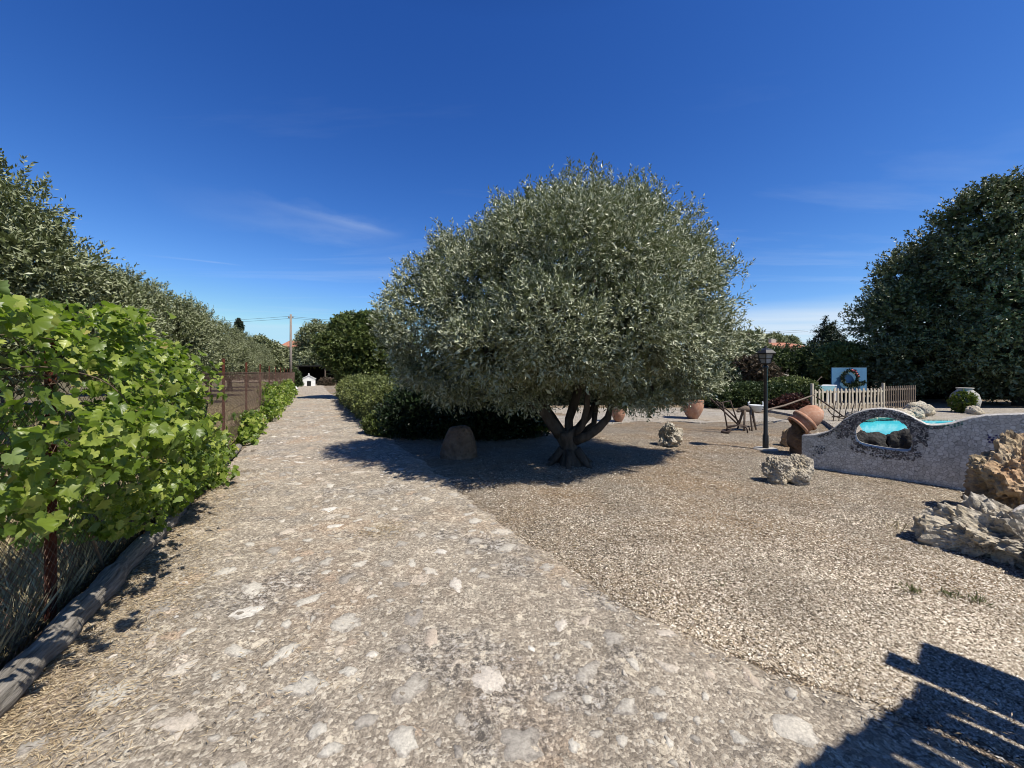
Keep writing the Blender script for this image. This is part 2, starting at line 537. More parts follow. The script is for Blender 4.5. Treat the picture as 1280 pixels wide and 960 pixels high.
M['mosaic'] = mosaic_mat()
M['rimchip'] = chips_mat('dark_mosaic_chip', [(0, (.03, .028, .03)), (.5, (.085, .075, .075)), (.8, (.16, .13, .12)), (1, (.30, .27, .25))])
M['violet'] = chips_mat('violet_mosaic_chip', [(0, (.02, .015, .07)), (.6, (.035, .03, .13)), (1, (.08, .06, .18))])
M['flowerchip'] = chips_mat('grey_mosaic_chip', [(0, (.03, .035, .05)), (.6, (.08, .085, .10)), (1, (.18, .18, .19))])
M['greenchip'] = chips_mat('green_mosaic_chip', [(0, (.03, .09, .07)), (.6, (.06, .15, .11)), (1, (.12, .24, .22))])


def water_mat():
    m, nt, out = new_mat('pool_water')
    v = coords(nt, False)
    n = noise_(nt, v, 2.2, 3, .5); n2 = noise_(nt, v, .5, 2)
    c = ramp(nt, n2, [(.3, (.03, .52, .66)), (.7, (.08, .66, .78))])
    finish(nt, out, c, .12, n, .12, .05, 0, .25)
    return m


M['water'] = water_mat()


def roof_mat():
    m, nt, out = new_mat('red_roof_tiles')
    v = coords(nt)
    w = N(nt, 'ShaderNodeTexWave'); w.bands_direction = 'X'; w.inputs['Scale'].default_value = 1.4
    w.inputs['Distortion'].default_value = .6
    nt.links.new(v, w.inputs['Vector'])
    n = noise_(nt, v, 2.5, 5)
    c = ramp(nt, n, [(.3, (.34, .12, .065)), (.7, (.52, .25, .16))])
    finish(nt, out, c, .85, w.outputs['Fac'], .8, .1)
    return m


M['roof'] = roof_mat()
M['stucco'] = simple('cream_stucco', (.45, .40, .32), (.56, .51, .42), 2, .9, .2, .01)


# ------------------------------------------------------------------ foliage
def lobe_pts(rng, lobes, n, amp=.16, freq=1.2, inward=.3, zmin=-.75, seed=0, keep=.72):
    L = np.array(lobes, float)
    c = L[:, :3]; r = L[:, 3:6]
    area = (r[:, 0] * r[:, 1] + r[:, 0] * r[:, 2] + r[:, 1] * r[:, 2])
    out_p = []; out_n = []; got = 0
    while got < n:
        k = rng.choice(len(L), size=n, p=area / area.sum())
        d = nrm(rng.normal(size=(n, 3)))
        ok = d[:, 2] > zmin
        k = k[ok]; d = d[ok]
        f = 1 - inward * rng.random(len(k)) ** 1.7
        base = c[k] + d * r[k]
        f = f * (1 + amp * fnoise(base * freq, seed, 3))
        p = c[k] + d * r[k] * f[:, None]
        q = (p[:, None, :] - c[None]) / r[None]
        rad = np.linalg.norm(q, axis=2)
        rad[np.arange(len(k)), k] = 9
        ok = rad.min(axis=1) > keep
        out_p.append(p[ok]); out_n.append(nrm(d / r[k])[ok]); got += ok.sum()
    return np.concatenate(out_p)[:n], np.concatenate(out_n)[:n]


def leaf_quads(rng, base, ldir, ln, lw, upbias=.3):
    """diamond leaves; base/ldir (n,3)"""
    n = len(base)
    nv = rng.normal(size=(n, 3)); nv[:, 2] = np.abs(nv[:, 2]) + upbias
    side = nrm(np.cross(ldir, nv))
    nv = nrm(np.cross(side, ldir))
    L = ln * (.7 + .6 * rng.random((n, 1))); W = lw * (.7 + .6 * rng.random((n, 1)))
    a = base; b = base + ldir * L * .45 + side * W * .5 + nv * L * .05
    t = base + ldir * L; d = base + ldir * L * .45 - side * W * .5 + nv * L * .05
    V = np.stack([a, d, t, b], 1).reshape(-1, 3)
    Fc = np.arange(4 * n).reshape(n, 4)
    return V, Fc


def twig_leaves(rng, P, Nn, K, tl, ln, lw, up=.35, jit=.7, ang=(25, 65)):
    T = len(P)
    td = nrm(Nn + np.array([0, 0, up]) + rng.normal(size=(T, 3)) * jit * .6)
    tlen = tl * (.6 + .8 * rng.random((T, 1, 1)))
    s = (np.arange(K)[None, :, None] + rng.random((T, K, 1))) / K
    droop = np.array([0, 0, -1.0])[None, None] * (s ** 2) * tlen * .15
    base = P[:, None] + td[:, None] * (s - .45) * tlen + droop
    rv = rng.normal(size=(T, K, 3))
    pe = nrm(rv - (rv * td[:, None]).sum(2, keepdims=True) * td[:, None])
    a = np.radians(ang[0] + (ang[1] - ang[0]) * rng.random((T, K, 1)))
    ld = td[:, None] * np.cos(a) + pe * np.sin(a)
    base = base.reshape(-1, 3); ld = ld.reshape(-1, 3)
    V, Fc = leaf_quads(rng, base, ld, ln, lw)
    tr = rng.random((T, 1)) * .45
    rnd = np.clip(tr + rng.random((T, K)) * .55, 0, 1)
    return V, Fc, np.repeat(rnd.reshape(-1), 4)


def foliage(name, lobes, mat, parent=None, n=5000, K=14, tl=.35, ln=.08, lw=.02, seed=1, amp=.16, freq=1.2,
            inward=.3, zmin=-.75, up=.35, jit=.7, core=True, cut=None, ang=(25, 65), sprays=0, keep=.72, gap=None):
    rng = np.random.default_rng(seed)
    P, Nn = lobe_pts(rng, lobes, n, amp, freq, inward, zmin, seed, keep)
    if sprays:
        P2, N2 = lobe_pts(rng, lobes, sprays, amp, freq, .02, 0.0, seed, keep)
        P = np.concatenate([P, P2 + N2 * tl * .45]); Nn = np.concatenate([Nn, N2 + [0, 0, .6]])
    if gap:
        g = fnoise(P * gap[0], seed + 50, 3) + .35 * rng.normal(size=len(P)) * .4
        ok = g > -gap[1]; P = P[ok]; Nn = Nn[ok]
    if cut is not None:
        ok = cut(P); P = P[ok]; Nn = Nn[ok]
    V, Fc, rnd = twig_leaves(rng, P, Nn, K, tl, ln, lw, up, jit, ang)
    if core:
        # sparser, larger leaves deeper inside the crown
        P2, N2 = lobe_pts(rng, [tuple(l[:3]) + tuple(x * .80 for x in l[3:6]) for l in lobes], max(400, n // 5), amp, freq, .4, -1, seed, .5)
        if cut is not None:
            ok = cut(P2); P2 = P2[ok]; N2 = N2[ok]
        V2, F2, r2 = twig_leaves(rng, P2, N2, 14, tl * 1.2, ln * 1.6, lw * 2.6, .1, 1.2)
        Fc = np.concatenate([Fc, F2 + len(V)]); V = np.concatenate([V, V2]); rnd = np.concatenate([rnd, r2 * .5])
    return mesh_fast(name, V, Fc, mat, parent, rnd)


def px_lobes(Y, items, org=(0, 0, 0)):
    """items: (px, py, rx_px, rz_px, dY, ry)"""
    out = []
    for (px, py, rx, rz, dY, ry) in items:
        c = at(px, py, Y + dY)
        k = (Y + dY) / F
        out.append((c.x - org[0], c.y - org[1], c.z - org[2], rx * k, ry, rz * k))
    return out


# ------------------------------------------------------------------ rocks
def rock(name, loc, dim, mat, seed=0, sub=5, rough=.35, pits=.12, parent=None, rz=0.0, sharp=1.0, tilt=(0, 0)):
    bm = bmesh.new()
    bmesh.ops.create_icosphere(bm, subdivisions=sub, radius=1)
    off = Vector((seed * 7.31, seed * 3.7, seed * 1.9))
    for v in bm.verts:
        d = v.co.normalized()
        p = Vector((d.x * dim[0], d.y * dim[1], d.z * dim[2])) * (3.2 / (dim[0] + dim[1] + dim[2])) * 1.15 + off
        h = mn.noise(p * 1.1) * rough * 1.1 + mn.noise(p * 2.4) * rough * .7
        h += (abs(mn.noise(p * 4.2)) * -1 + .25) * rough * .7 * sharp
        h += mn.noise(p * 9) * rough * .26 + (abs(mn.noise(p * 17)) - .2) * rough * .26 + mn.noise(p * 34) * rough * .10
        if pits:
            dd = mn.voronoi(p * 3.4)[0][0]
            h -= pits * max(0, 1 - dd / .32) ** 1.2 * (1.5 if mn.noise(p * 1.7 + off) > -.05 else .2)
        b_co = Vector((d.x * dim[0] / 2, d.y * dim[1] / 2, d.z * dim[2] / 1.75))
        n_co = Vector((d.x / dim[0], d.y / dim[1], d.z / dim[2])).normalized()
        v.co = b_co + (n_co * .6 + b_co.normalized() * .4) * h * (min(dim) * .35 + sum(dim) / 3 * .3) * .8
        v.co.z = max(v.co.z, -.82 * dim[2] / 1.75 + .03 * mn.noise(p * 3))
    zmin = min(v.co.z for v in bm.verts)
    for v in bm.verts: v.co.z -= zmin
    me = bpy.data.meshes.new(name); bm.to_mesh(me); bm.free()
    me.polygons.foreach_set('use_smooth', [sub < 5 or mat is M['brownstone']] * len(me.polygons))
    me.materials.append(mat)
    o = bpy.data.objects.new(name, me)
    o.location = loc; o.rotation_euler = (tilt[0], tilt[1], rz)
    return link(o, parent)


# ================================================================== WORLD, SUN, CAMERA
w = bpy.data.worlds.new('World'); S.world = w; w.use_nodes = True
nt = w.node_tree; nt.nodes.clear()
wo = nt.nodes.new('ShaderNodeOutputWorld'); bg = nt.nodes.new('ShaderNodeBackground')
sky = nt.nodes.new('ShaderNodeTexSky'); sky.sky_type = 'NISHITA'; sky.sun_disc = False
sky.sun_elevation = SUN_EL; sky.sun_rotation = math.atan2(SUN_AZ.x, SUN_AZ.y)
sky.altitude = 400; sky.air_density = 1.0; sky.dust_density = .25; sky.ozone_density = 3.0
ssep = nt.nodes.new('ShaderNodeSeparateColor'); nt.links.new(sky.outputs[0], ssep.inputs[0])
scmb = nt.nodes.new('ShaderNodeCombineColor')
for k_, (gain, pw, cap) in enumerate(((.32, 1.87, 4.6), (.565, 1.47, 7.4), (1.22, 1.13, 9.2))):     # deep polarised blue
    ch = math_(nt, 'MINIMUM', math_(nt, 'MULTIPLY', math_(nt, 'POWER', ssep.outputs[k_], pw), gain), cap)
    nt.links.new(ch, scmb.inputs[k_])
tc = nt.nodes.new('ShaderNodeTexCoord'); sx = nt.nodes.new('ShaderNodeSeparateXYZ')
nt.links.new(tc.outputs['Generated'], sx.inputs[0])
zz = math_(nt, 'MAXIMUM', sx.outputs[2], .02)
cx = math_(nt, 'DIVIDE', sx.outputs[0], zz); cy = math_(nt, 'DIVIDE', sx.outputs[1], zz)
cb = nt.nodes.new('ShaderNodeCombineXYZ'); nt.links.new(cx, cb.inputs[0]); nt.links.new(cy, cb.inputs[1])
mp = nt.nodes.new('ShaderNodeMapping'); mp.inputs['Rotation'].default_value = (0, 0, R(25)); mp.inputs['Scale'].default_value = (.25, 1.1, 1)
nt.links.new(cb.outputs[0], mp.inputs[0])
cn = noise_(nt, mp.outputs[0], .8, 7, .6, .5)
thin = math_(nt, 'MULTIPLY', ramp(nt, cn, [(.52, 0), (.8, .30)]), ramp(nt, sx.outputs[2], [(.03, .3), (.12, 1), (.45, .35), (.7, .1)]))
# low bank of haze cloud towards the right, and one contrail-like wisp on the left, in the cloud plane
lowv = noise_(nt, mp.outputs[0], .35, 5, .55)
bank = math_(nt, 'MULTIPLY', ramp(nt, sx.outputs[2], [(.0, .8), (.06, 1.0), (.11, .85), (.15, .0)]),
             math_(nt, 'MULTIPLY', ramp(nt, cx, [(0, 0), (.001, 1)]), ramp(nt, lowv, [(.35, .35), (.6, 1)])))


def streak(x0, y0, x1, y1, wd, amt):
    L = math.hypot(x1 - x0, y1 - y0); ux, uy = (x1 - x0) / L, (y1 - y0) / L
    du = math_(nt, 'ADD', math_(nt, 'MULTIPLY', math_(nt, 'SUBTRACT', cx, x0), ux), math_(nt, 'MULTIPLY', math_(nt, 'SUBTRACT', cy, y0), uy))
    dv = math_(nt, 'ADD', math_(nt, 'MULTIPLY', math_(nt, 'SUBTRACT', cx, x0), -uy), math_(nt, 'MULTIPLY', math_(nt, 'SUBTRACT', cy, y0), ux))
    wv = math_(nt, 'MULTIPLY', math_(nt, 'SUBTRACT', noise_(nt, cb.outputs[0], 2.2, 5), .5), wd * 2.2)
    a = math_(nt, 'SUBTRACT', 1.0, math_(nt, 'DIVIDE', math_(nt, 'ABSOLUTE', math_(nt, 'ADD', dv, wv)), wd), True)
    t = math_(nt, 'DIVIDE', du, L)
    e = ramp(nt, t, [(0, 0), (.35, .5), (.7, 1), (1, 0)])
    return math_(nt, 'MULTIPLY', math_(nt, 'MULTIPLY', a, e), amt)


s1 = streak(-1.55, 2.25, -.82, 2.98, .10, .12)
s2 = streak(-2.1, 2.3, -.8, 3.1, .45, .11)
s3 = streak(-3.2, 3.4, -2.5, 3.75, .05, .13)
cl = math_(nt, 'MAXIMUM', math_(nt, 'MAXIMUM', thin, bank), math_(nt, 'MAXIMUM', s3, math_(nt, 'ADD', s1, s2)))
zen = mixc(nt, 1.0, scmb.outputs[0], ramp(nt, sx.outputs[2], [(.66, 1.0), (.92, .42)]), 'MULTIPLY')
skyc = mixc(nt, cl, zen, (7.2, 8.2, 9.4))
nt.links.new(skyc, bg.inputs[0]); bg.inputs[1].default_value = .08
nt.links.new(bg.outputs[0], wo.inputs[0])

sd = Vector((SUN_AZ.x * math.cos(SUN_EL), SUN_AZ.y * math.cos(SUN_EL), math.sin(SUN_EL)))
sl = bpy.data.lights.new('sun', 'SUN'); sl.energy = 5.0; sl.angle = R(.5); sl.color = (1, .945, .85)
so = bpy.data.objects.new('sun', sl); so.location = sd * 30
so.rotation_euler = (-sd).to_track_quat('-Z', 'Y').to_euler(); COL.objects.link(so)

cam = bpy.data.cameras.new('camera'); co = bpy.data.objects.new('camera', cam)
cam.sensor_width = 36; cam.lens = F / 1280 * 36; cam.shift_y = -15 / 1280
cam.clip_start = .05; cam.clip_end = 3000
co.location = (0, 0, CH); co.rotation_euler = (R(90), 0, 0); COL.objects.link(co); S.camera = co
S.view_settings.view_transform = 'Standard'; S.view_settings.look = 'None'
S.view_settings.exposure = 0.35; S.view_settings.gamma = 1.0; S.view_settings.use_curve_mapping = False
S.cycles.filter_width = 1.0
S.cycles.max_bounces = 6; S.cycles.diffuse_bounces = 3; S.cycles.transparent_max_bounces = 6


# ================================================================== GROUND
def axis(a, dense0, dense1, step, b):
    xs = list(np.arange(dense0, dense1, step))
    s = step; x = dense1
    while x < b:
        xs.append(x); s *= 1.22; x += s
    xs.append(b)
    s = step; x = dense0 - step
    while x > a:
        xs.insert(0, x); s *= 1.22; x -= s
    xs.insert(0, a)
    return np.array(xs)


xs = axis(-900, -6, 10, .08, 900); ys = axis(-60, .6, 14, .08, 1500)
X, Yg = np.meshgrid(xs, ys)
Z = .020 * fnoise(np.stack([X * .6, Yg * .6, X * 0], -1), 3, 3) + .010 * fnoise(np.stack([X * 3, Yg * 3, X * 0], -1), 9, 2)
fall = np.clip(1 - (np.hypot(X, Yg) - 25) / 20, 0, 1)
V = np.stack([X, Yg, Z * fall + .004], -1).reshape(-1, 3)
nx, ny = len(xs), len(ys)
ii = (np.arange(ny - 1)[:, None] * nx + np.arange(nx - 1)[None]).reshape(-1)
Fc = np.stack([ii, ii + 1, ii + 1 + nx, ii + nx], 1)
tag(mesh_fast('gravel_ground', V, Fc, M['gravel'], smooth=True), kind='structure')


def fx(Y): return -1.62 - .50 * Y          # fence line


# driveway edges
RE = [(-1.5, 3.4), (.8, 2.9), (1.6, 2.15), (1.93, 1.79), (2.1, 1.50), (2.32, 1.22), (2.86, .70), (4, .06), (5.13, -.52), (8, -2.05), (12, -4.15), (22.9, -9.87), (34, -15.7), (46, -21.6)]


def rx(Y): return np.interp(Y, [a for a, b in RE], [b for a, b in RE])


vs = [-1.4]
st = .03
while vs[-1] < 46:
    vs.append(vs[-1] + st)
    st = .03 if vs[-1] < 5 else st * 1.06
vs = np.array(vs); nu = 150
U = np.linspace(0, 1, nu)
YY = np.repeat(vs[:, None], nu, 1)
left = fx(vs) + .22; right = rx(vs)
ej = .06 * fnoise(np.stack([vs * 1.5, vs * 0, vs * 0], -1), 4) + .05 * fnoise(np.stack([vs * 6, vs * 0 + 3, vs * 0], -1), 5)
right = right + ej
XX = left[:, None] * (1 - U) + right[:, None] * U
ZZ = .035 + .010 * fnoise(np.stack([XX * 2.5, YY * 2.5, XX * 0], -1), 11, 4) + .006 * fnoise(np.stack([XX * 14, YY * 14, XX * 0], -1), 14, 2)
plates = fnoise(np.stack([XX * 5, YY * 5, XX * 0], -1), 21, 3)
ZZ = ZZ + .010 * np.clip(plates * 4, 0, 1)
ed = np.minimum((1 - U)[None] * (right - left)[:, None], 9)
fe = np.clip(ed / .28, 0, 1)
ZZ = ZZ * fe ** .7 - .05 * np.clip(1 - ed / .05, 0, 1)
ny, nx = YY.shape
V = np.stack([XX, YY, ZZ], -1).reshape(-1, 3)
ii = (np.arange(ny - 1)[:, None] * nx + np.arange(nx - 1)[None]).reshape(-1)
Fc = np.stack([ii, ii + 1, ii + 1 + nx, ii + nx], 1)
drive = tag(mesh_fast('driveway', V, Fc, M['drive'], smooth=True), kind='structure')


def dz_(x, y):
    x = np.asarray(x); y = np.asarray(y)
    z = .035 + .010 * fnoise(np.stack([x * 2.5, y * 2.5, x * 0], -1), 11, 4) + .006 * fnoise(np.stack([x * 14, y * 14, x * 0], -1), 14, 2)
    fe = np.clip((rx(y) - x) / .28, 0, 1) ** .7
    return fe * (z + .010 * np.clip(fnoise(np.stack([x * 5, y * 5, x * 0], -1), 21, 3) * 4, 0, 1))


# pale irregular stones bedded in the slab
rs = np.random.default_rng(77)
n = 4600
Ys_ = 1.15 + 24 * rs.random(n) ** 1.75
Xs_ = fx(Ys_) + .45 + rs.random(n) * (rx(Ys_) - fx(Ys_) - .62)
rad = np.clip(.040 * np.exp(rs.normal(size=n) * .55), .013, .13)
cell = {}
keep_ = []
for q in np.argsort(-rad):
    kx, ky = int(Xs_[q] / .25 // 1), int(Ys_[q] / .25 // 1)
    okk = True
    for a in (-1, 0, 1):
        for b in (-1, 0, 1):
            for o_ in cell.get((kx + a, ky + b), ()):
                if (Xs_[q] - Xs_[o_]) ** 2 + (Ys_[q] - Ys_[o_]) ** 2 < ((rad[q] + rad[o_]) * 1.25) ** 2: okk = False
    if okk and fnoise(np.array([Xs_[q] * 1.1, Ys_[q] * 1.1, 3.0]), 31, 2) > -.42:
        cell.setdefault((kx, ky), []).append(q); keep_.append(q)
keep_ = np.array(keep_); n = len(keep_)
Xs_, Ys_, rad = Xs_[keep_], Ys_[keep_], rad[keep_]
K = 18
th = np.linspace(0, 2 * math.pi, K, endpoint=False)[None] + rs.random((n, 1)) * 6.28
el_ = .40 + .55 * rs.random((n, 1)); ph_ = rs.random((n, 1)) * 6.28
# angular outlines: a few straight sides, then chipped
poly = np.ones((n, K)) * 9
for q in range(6):
    nrmdir = q * 1.047 + rs.normal(size=(n, 1)) * .35; dist_ = .62 + .42 * rs.random((n, 1))
    cc = np.cos(th - nrmdir); poly = np.minimum(poly, np.where(cc > .12, dist_ / np.maximum(cc, .12), 9))
poly = np.clip(poly, .3, 1.35) * (1 + .13 * rs.normal(size=(n, K)))
ux = np.cos(th) * poly; uy = np.sin(th) * poly * el_
vx = ux * np.cos(ph_) - uy * np.sin(ph_); vy = ux * np.sin(ph_) + uy * np.cos(ph_)
cxs = Xs_[:, None] + vx * rad[:, None]; cys = Ys_[:, None] + vy * rad[:, None]
ixs = Xs_[:, None] + vx * rad[:, None] * .80; iys = Ys_[:, None] + vy * rad[:, None] * .80
oz = dz_(cxs, cys) - .004; iz = dz_(ixs, iys) + .0045; cz_ = dz_(Xs_, Ys_) + .005
V = np.concatenate([np.stack([Xs_, Ys_, cz_], -1)[:, None], np.stack([ixs, iys, iz], -1), np.stack([cxs, cys, oz], -1)], 1).reshape(-1, 3)
b_ = (np.arange(n) * (2 * K + 1))[:, None]
T_ = []
for q in range(K):
    a1, a2 = 1 + q, 1 + (q + 1) % K
    T_ += [b_ + np.array([[0, a1, a2]]), b_ + np.array([[a1, a1 + K, a2 + K]]), b_ + np.array([[a1, a2 + K, a2]])]
bs = mesh_fast('bedded_stones', V, np.concatenate(T_), M['bedded'], drive, np.repeat(rs.random(n), 2 * K + 1), smooth=True)
bs['kind'] = 'stuff'
ea = bs.data.attributes.new('edge', 'FLOAT', 'POINT')
ea.data.foreach_set('value', np.tile(np.concatenate([[0], np.full(K, .8), np.full(K, 1.0)]), n).astype(np.float32))


def drive_z(x, y): return .045


def sheet(name, poly, z, mat):
    mb = MB(); mb.prism(poly, z - .25, z)
    return tag(mb.build(name, mat), kind='structure')


def ragged(poly, amp, step, seed):
    out = []
    for i, p in enumerate(poly):
        q = poly[(i + 1) % len(poly)]
        L = math.hypot(q[0] - p[0], q[1] - p[1]); n = max(1, int(L / step))
        for k in range(n):
            t = k / n
            x = p[0] + (q[0] - p[0]) * t; y = p[1] + (q[1] - p[1]) * t
            out.append((x + amp * mn.noise(Vector((x * 1.3, y * 1.3, seed))), y + amp * mn.noise(Vector((x * 1.3, y * 1.3, seed + 9)))))
    return out


sheet('dry_field', [(fx(-3) - .05, -3), (fx(60) - .05, 60), (-140, 90), (-140, -3)], .035, M['field'])
sheet('pale_path', ragged([(-.6, 11.2), (4, 12.6), (9.0, 13.0), (9.4, 15.8), (8, 17.6), (1, 17.8), (-2, 13)], .5, .25, 2), .022, M['palegravel'])
# pool terrace, a slab with the pool let into it
tb = MB()
tb.prism([(7.0, 8.0), (7.5, 8.0), (8.15, 9.2), (10.6, 12.3), (11.2, 12.5), (26, 12.5), (26, 16.6), (10.2, 16.4), (9.6, 12.3)], -.02, .11)
tag(tb.build('pool_terrace', M['palegravel']), kind='structure')
wm = MB(); wm.add([(7.48, 8.0, .075), (9.2, 5.6, .075), (26, 5.6, .075), (26, 12.52, .075), (11.2, 12.52, .075), (10.58, 12.3, .075), (8.13, 9.2, .075)], [(0, 1, 2, 3, 4, 5, 6)])
tag(wm.build('pool_water', M['water']), kind='structure')

# ---- loose gravel chips
rng = np.random.default_rng(5)
n = 250000
u = rng.random(n); y0, y1 = 1.35, 10.5
Yc = 1 / (1 / y0 ** .7 + u * (1 / y1 ** .7 - 1 / y0 ** .7)) ** (1 / .7)
Xc = rx(Yc) - np.where(rng.random(n) < .22, .45 * rng.random(n) ** 2, .05) + rng.random(n) ** .9 * (np.minimum(1.55 * Yc + 1.6, 9.5) - rx(Yc))
zb = np.zeros(n) + .002
sz = .0062 + .009 * rng.random(n) ** 2
th = rng.random(n) * 2 * math.pi
d = np.stack([np.cos(th), np.sin(th), rng.normal(size=n) * .25], 1)
s_ = np.stack([-np.sin(th), np.cos(th), rng.normal(size=n) * .25], 1)
B = np.stack([Xc, Yc, zb], 1)
# follow the ground undulation
zz_ = .020 * fnoise(np.stack([Xc * .6, Yc * .6, Xc * 0], -1), 3, 3) + .010 * fnoise(np.stack([Xc * 3, Yc * 3, Xc * 0], -1), 9, 2) + .004
B[:, 2] = np.where(Xc < rx(Yc) - .02, np.maximum(dz_(Xc, Yc), zz_) + .003, zz_ + .004)
sz = sz[:, None]
P0 = B - d * sz; P1 = B + s_ * sz * .38; P2 = B + d * sz; P3 = B - s_ * sz * .38
P4 = B + np.array([0, 0, 1]) * sz * .55
V = np.stack([P0, P1, P2, P3, P4], 1).reshape(-1, 3)
b5 = (np.arange(n) * 5)[:, None]
Fc = np.concatenate([b5 + np.array([[0, 3, 4]]), b5 + np.array([[3, 2, 4]]), b5 + np.array([[2, 1, 4]]), b5 + np.array([[1, 0, 4]])])
tag(mesh_fast('loose_gravel', V, Fc, M['chip'], rnd=np.repeat(rng.random(n), 5)), 'loose tan gravel and wood chips covering the yard', 'gravel', kind='stuff')


# ---- straw litter along the log and gathered at the drive edge
def straws(name, X, Y, z, L, wd, mat, label, cat, tilt=.15, seed=3):
    rng = np.random.default_rng(seed); n = len(X)
    th = rng.random(n) * 2 * math.pi
    d = nrm(np.stack([np.cos(th), np.sin(th), rng.normal(size=n) * tilt], 1))
    b = np.stack([X, Y, z + rng.random(n) * .012], 1)
    V, Fc = leaf_quads(rng, b, d, L, wd, 1.0)
    return tag(mesh_fast(name, V, Fc, mat, rnd=np.repeat(rng.random(n), 4)), label, cat, kind='stuff')


rng = np.random.default_rng(11)
n = 17000
Ys = 1.4 + 5 * rng.random(n) ** 1.4
off = np.abs(rng.normal(size=n)) * .32 + .14
Xs = fx(Ys) + off
n2 = 1500
Yb = 1.5 + 3 * rng.random(n2); Xb = rx(Yb) + .1 + rng.normal(size=n2) * .25
Xs = np.concatenate([Xs, Xb]); Yb2 = np.concatenate([Ys, Yb])
# scattered clusters on the slab
for (px, py, c, sd_) in ((480, 668, 700, .13), (215, 745, 500, .14), (330, 860, 240, .2), (150, 880, 260, .15)):
    g = gnd(px, py)
    Xs = np.concatenate([Xs, g.x + rng.normal(size=c) * sd_]); Yb2 = np.concatenate([Yb2, g.y + rng.normal(size=c) * sd_ * 1.1])
straws('straw_litter', Xs, Yb2, .046, .036, .0042, M['straw'], 'dry straw and leaf litter along the left edge of the drive', 'straw litter')

# loose pebbles on the slab left
pb = MB()
rng2 = random.Random(4)
for k in range(110):
    y = 1.3 + 4.5 * rng2.random() ** 1.5
    x = fx(y) + .3 + 3.4 * rng2.random() ** 2.0
    r = .006 + .012 * rng2.random() ** 2
    zp = float(dz_(np.array([x]), np.array([y]))[0]) + r * .25
    bmv = []
    for q in ((1, 0, 0), (0, 1, 0), (-1, 0, 0), (0, -1, 0), (0, 0, .8), (0, 0, -.5)):
        bmv.append((x + q[0] * r * (.7 + .6 * rng2.random()), y + q[1] * r * (.7 + .6 * rng2.random()), zp + q[2] * r))
    pb.add(bmv, [(0, 1, 4), (1, 2, 4), (2, 3, 4), (3, 0, 4), (1, 0, 5), (2, 1, 5), (3, 2, 5), (0, 3, 5)])
tag(pb.build('loose_pebbles', M['concrete']), 'small loose pebbles strewn over the stone drive', 'pebbles', kind='stuff')

# ---- dry grass behind the wire
rng = np.random.default_rng(21)
n = 42000
Yd = .8 + 16 * rng.random(n) ** 1.6
Xd = fx(Yd) - .06 - 7 * rng.random(n) ** 1.5
th = rng.random(n) * 2 * math.pi
dd = nrm(np.stack([np.cos(th) * .55, np.sin(th) * .55, np.ones(n)], 1))
V, Fc = leaf_quads(rng, np.stack([Xd, Yd, np.full(n, .03)], 1), dd, .26, .012)
tag(mesh_fast('dry_grass', V, Fc, M['drygrass'], rnd=np.repeat(rng.random(n), 4)), 'dry yellow grass in the field behind the wire fence', 'grass', kind='stuff')

# ================================================================== LEFT SIDE: FENCE, LOG, VINES, OLIVE ROW
fence = empty('chain_link_fence', (fx(7), 7, 0), 'rusty chain link fence along the left side of the stone drive', 'fence')
FO = Vector((fx(7), 7, 0))


def fpt(Y, z, off=0.0):
    return Vector((fx(Y) + off * .894, Y + off * .447, z)) - FO


mb = MB()
Hf, sp = 1.60, .065
k = np.linalg.norm([.5, 1.0])
Ls, Le = .8 * k, 36 * k
cnt = 0
s0 = Ls - Hf
while s0 < Le:
    for sg in (1, -1):
        a0, a1 = (s0, s0 + Hf) if sg == 1 else (s0 + Hf, s0)
        z0, z1 = .04, Hf
        pa = fpt(a0 / k, z0); pb_ = fpt(a1 / k, z1)
        if min(a0, a1) / k > .6:
            pm = pa.lerp(pb_, .5) + Vector((.006, 0, 0))
            mb.tube([pa, pm, pb_], .0016 if s0 / k < 7 else .0019, 3, cap=False)
    s0 += sp if s0 / k < 12 else sp * 1.6
for z in (.05, .85, 1.58):
    mb.tube([fpt(y, z, .006) for y in np.linspace(.7, 35, 40)], .0025, 4)
mb.build('wire_mesh', M['wire'], fence)
for i, y in enumerate([2.55, 5.05, 7.5, 10.1, 12.8, 15.5, 18.2, 21, 24, 27, 30, 33]):
    pm = MB()
    ht = 1.84 + .05 * mn.noise(Vector((y, 2, 0)))
    c = fpt(y, ht / 2, -.03)
    T = Matrix.Rotation(math.atan2(1, -.5), 3, 'Z')
    pm.box(c + T @ Vector((0, .02, 0)), (.045, .006, ht), T)          # angle-iron post
    pm.box(c + T @ Vector((.0195, -.0, 0)), (.006, .034, ht), T)
    pm.build('post', M['rust'], fence)

# weathered log kerb at the fence foot
for (y0_, L_, rad_, off_, rg, lab) in ((1.15, 3.6, .074, .16, .20, 'weathered grey log lying at the foot of the wire fence under the vine'),
                                       (4.5, 4.0, .066, .13, .12, 'darker log further along the fence foot, in deep shade of the vine')):
    lg = MB()
    lg.tube([Vector((.012 * mn.noise(Vector((t * 4, y0_, 1))), L_ * t, rad_ + .02 + .012 * mn.noise(Vector((t * 5, 0, 3))))) for t in np.linspace(0, 1, 60)],
            [rad_ + .010 * mn.noise(Vector((t * 9, 1, y0_))) for t in np.linspace(0, 1, 60)], 18, rg, 5)
    lo = lg.build('log', M['weathered'], None, True)
    lo.location = (fx(y0_) + off_, y0_, 0); lo.rotation_euler = (0, 0, math.atan2(.5, 1))
    tag(lo, lab, 'log')

# vine
GL = [(0, 0), (.12, -.20), (.30, -.26), (.42, -.18), (.47, -.03), (.57, .08), (.47, .17), (.52, .28), (.60, .43), (.46, .47), (.42, .60), (.28, .60), (.25, .74), (.12, .80), (0, .98)]
GL = GL + [(-x, y) for x, y in reversed(GL[1:-1])]
GL = np.array(GL)


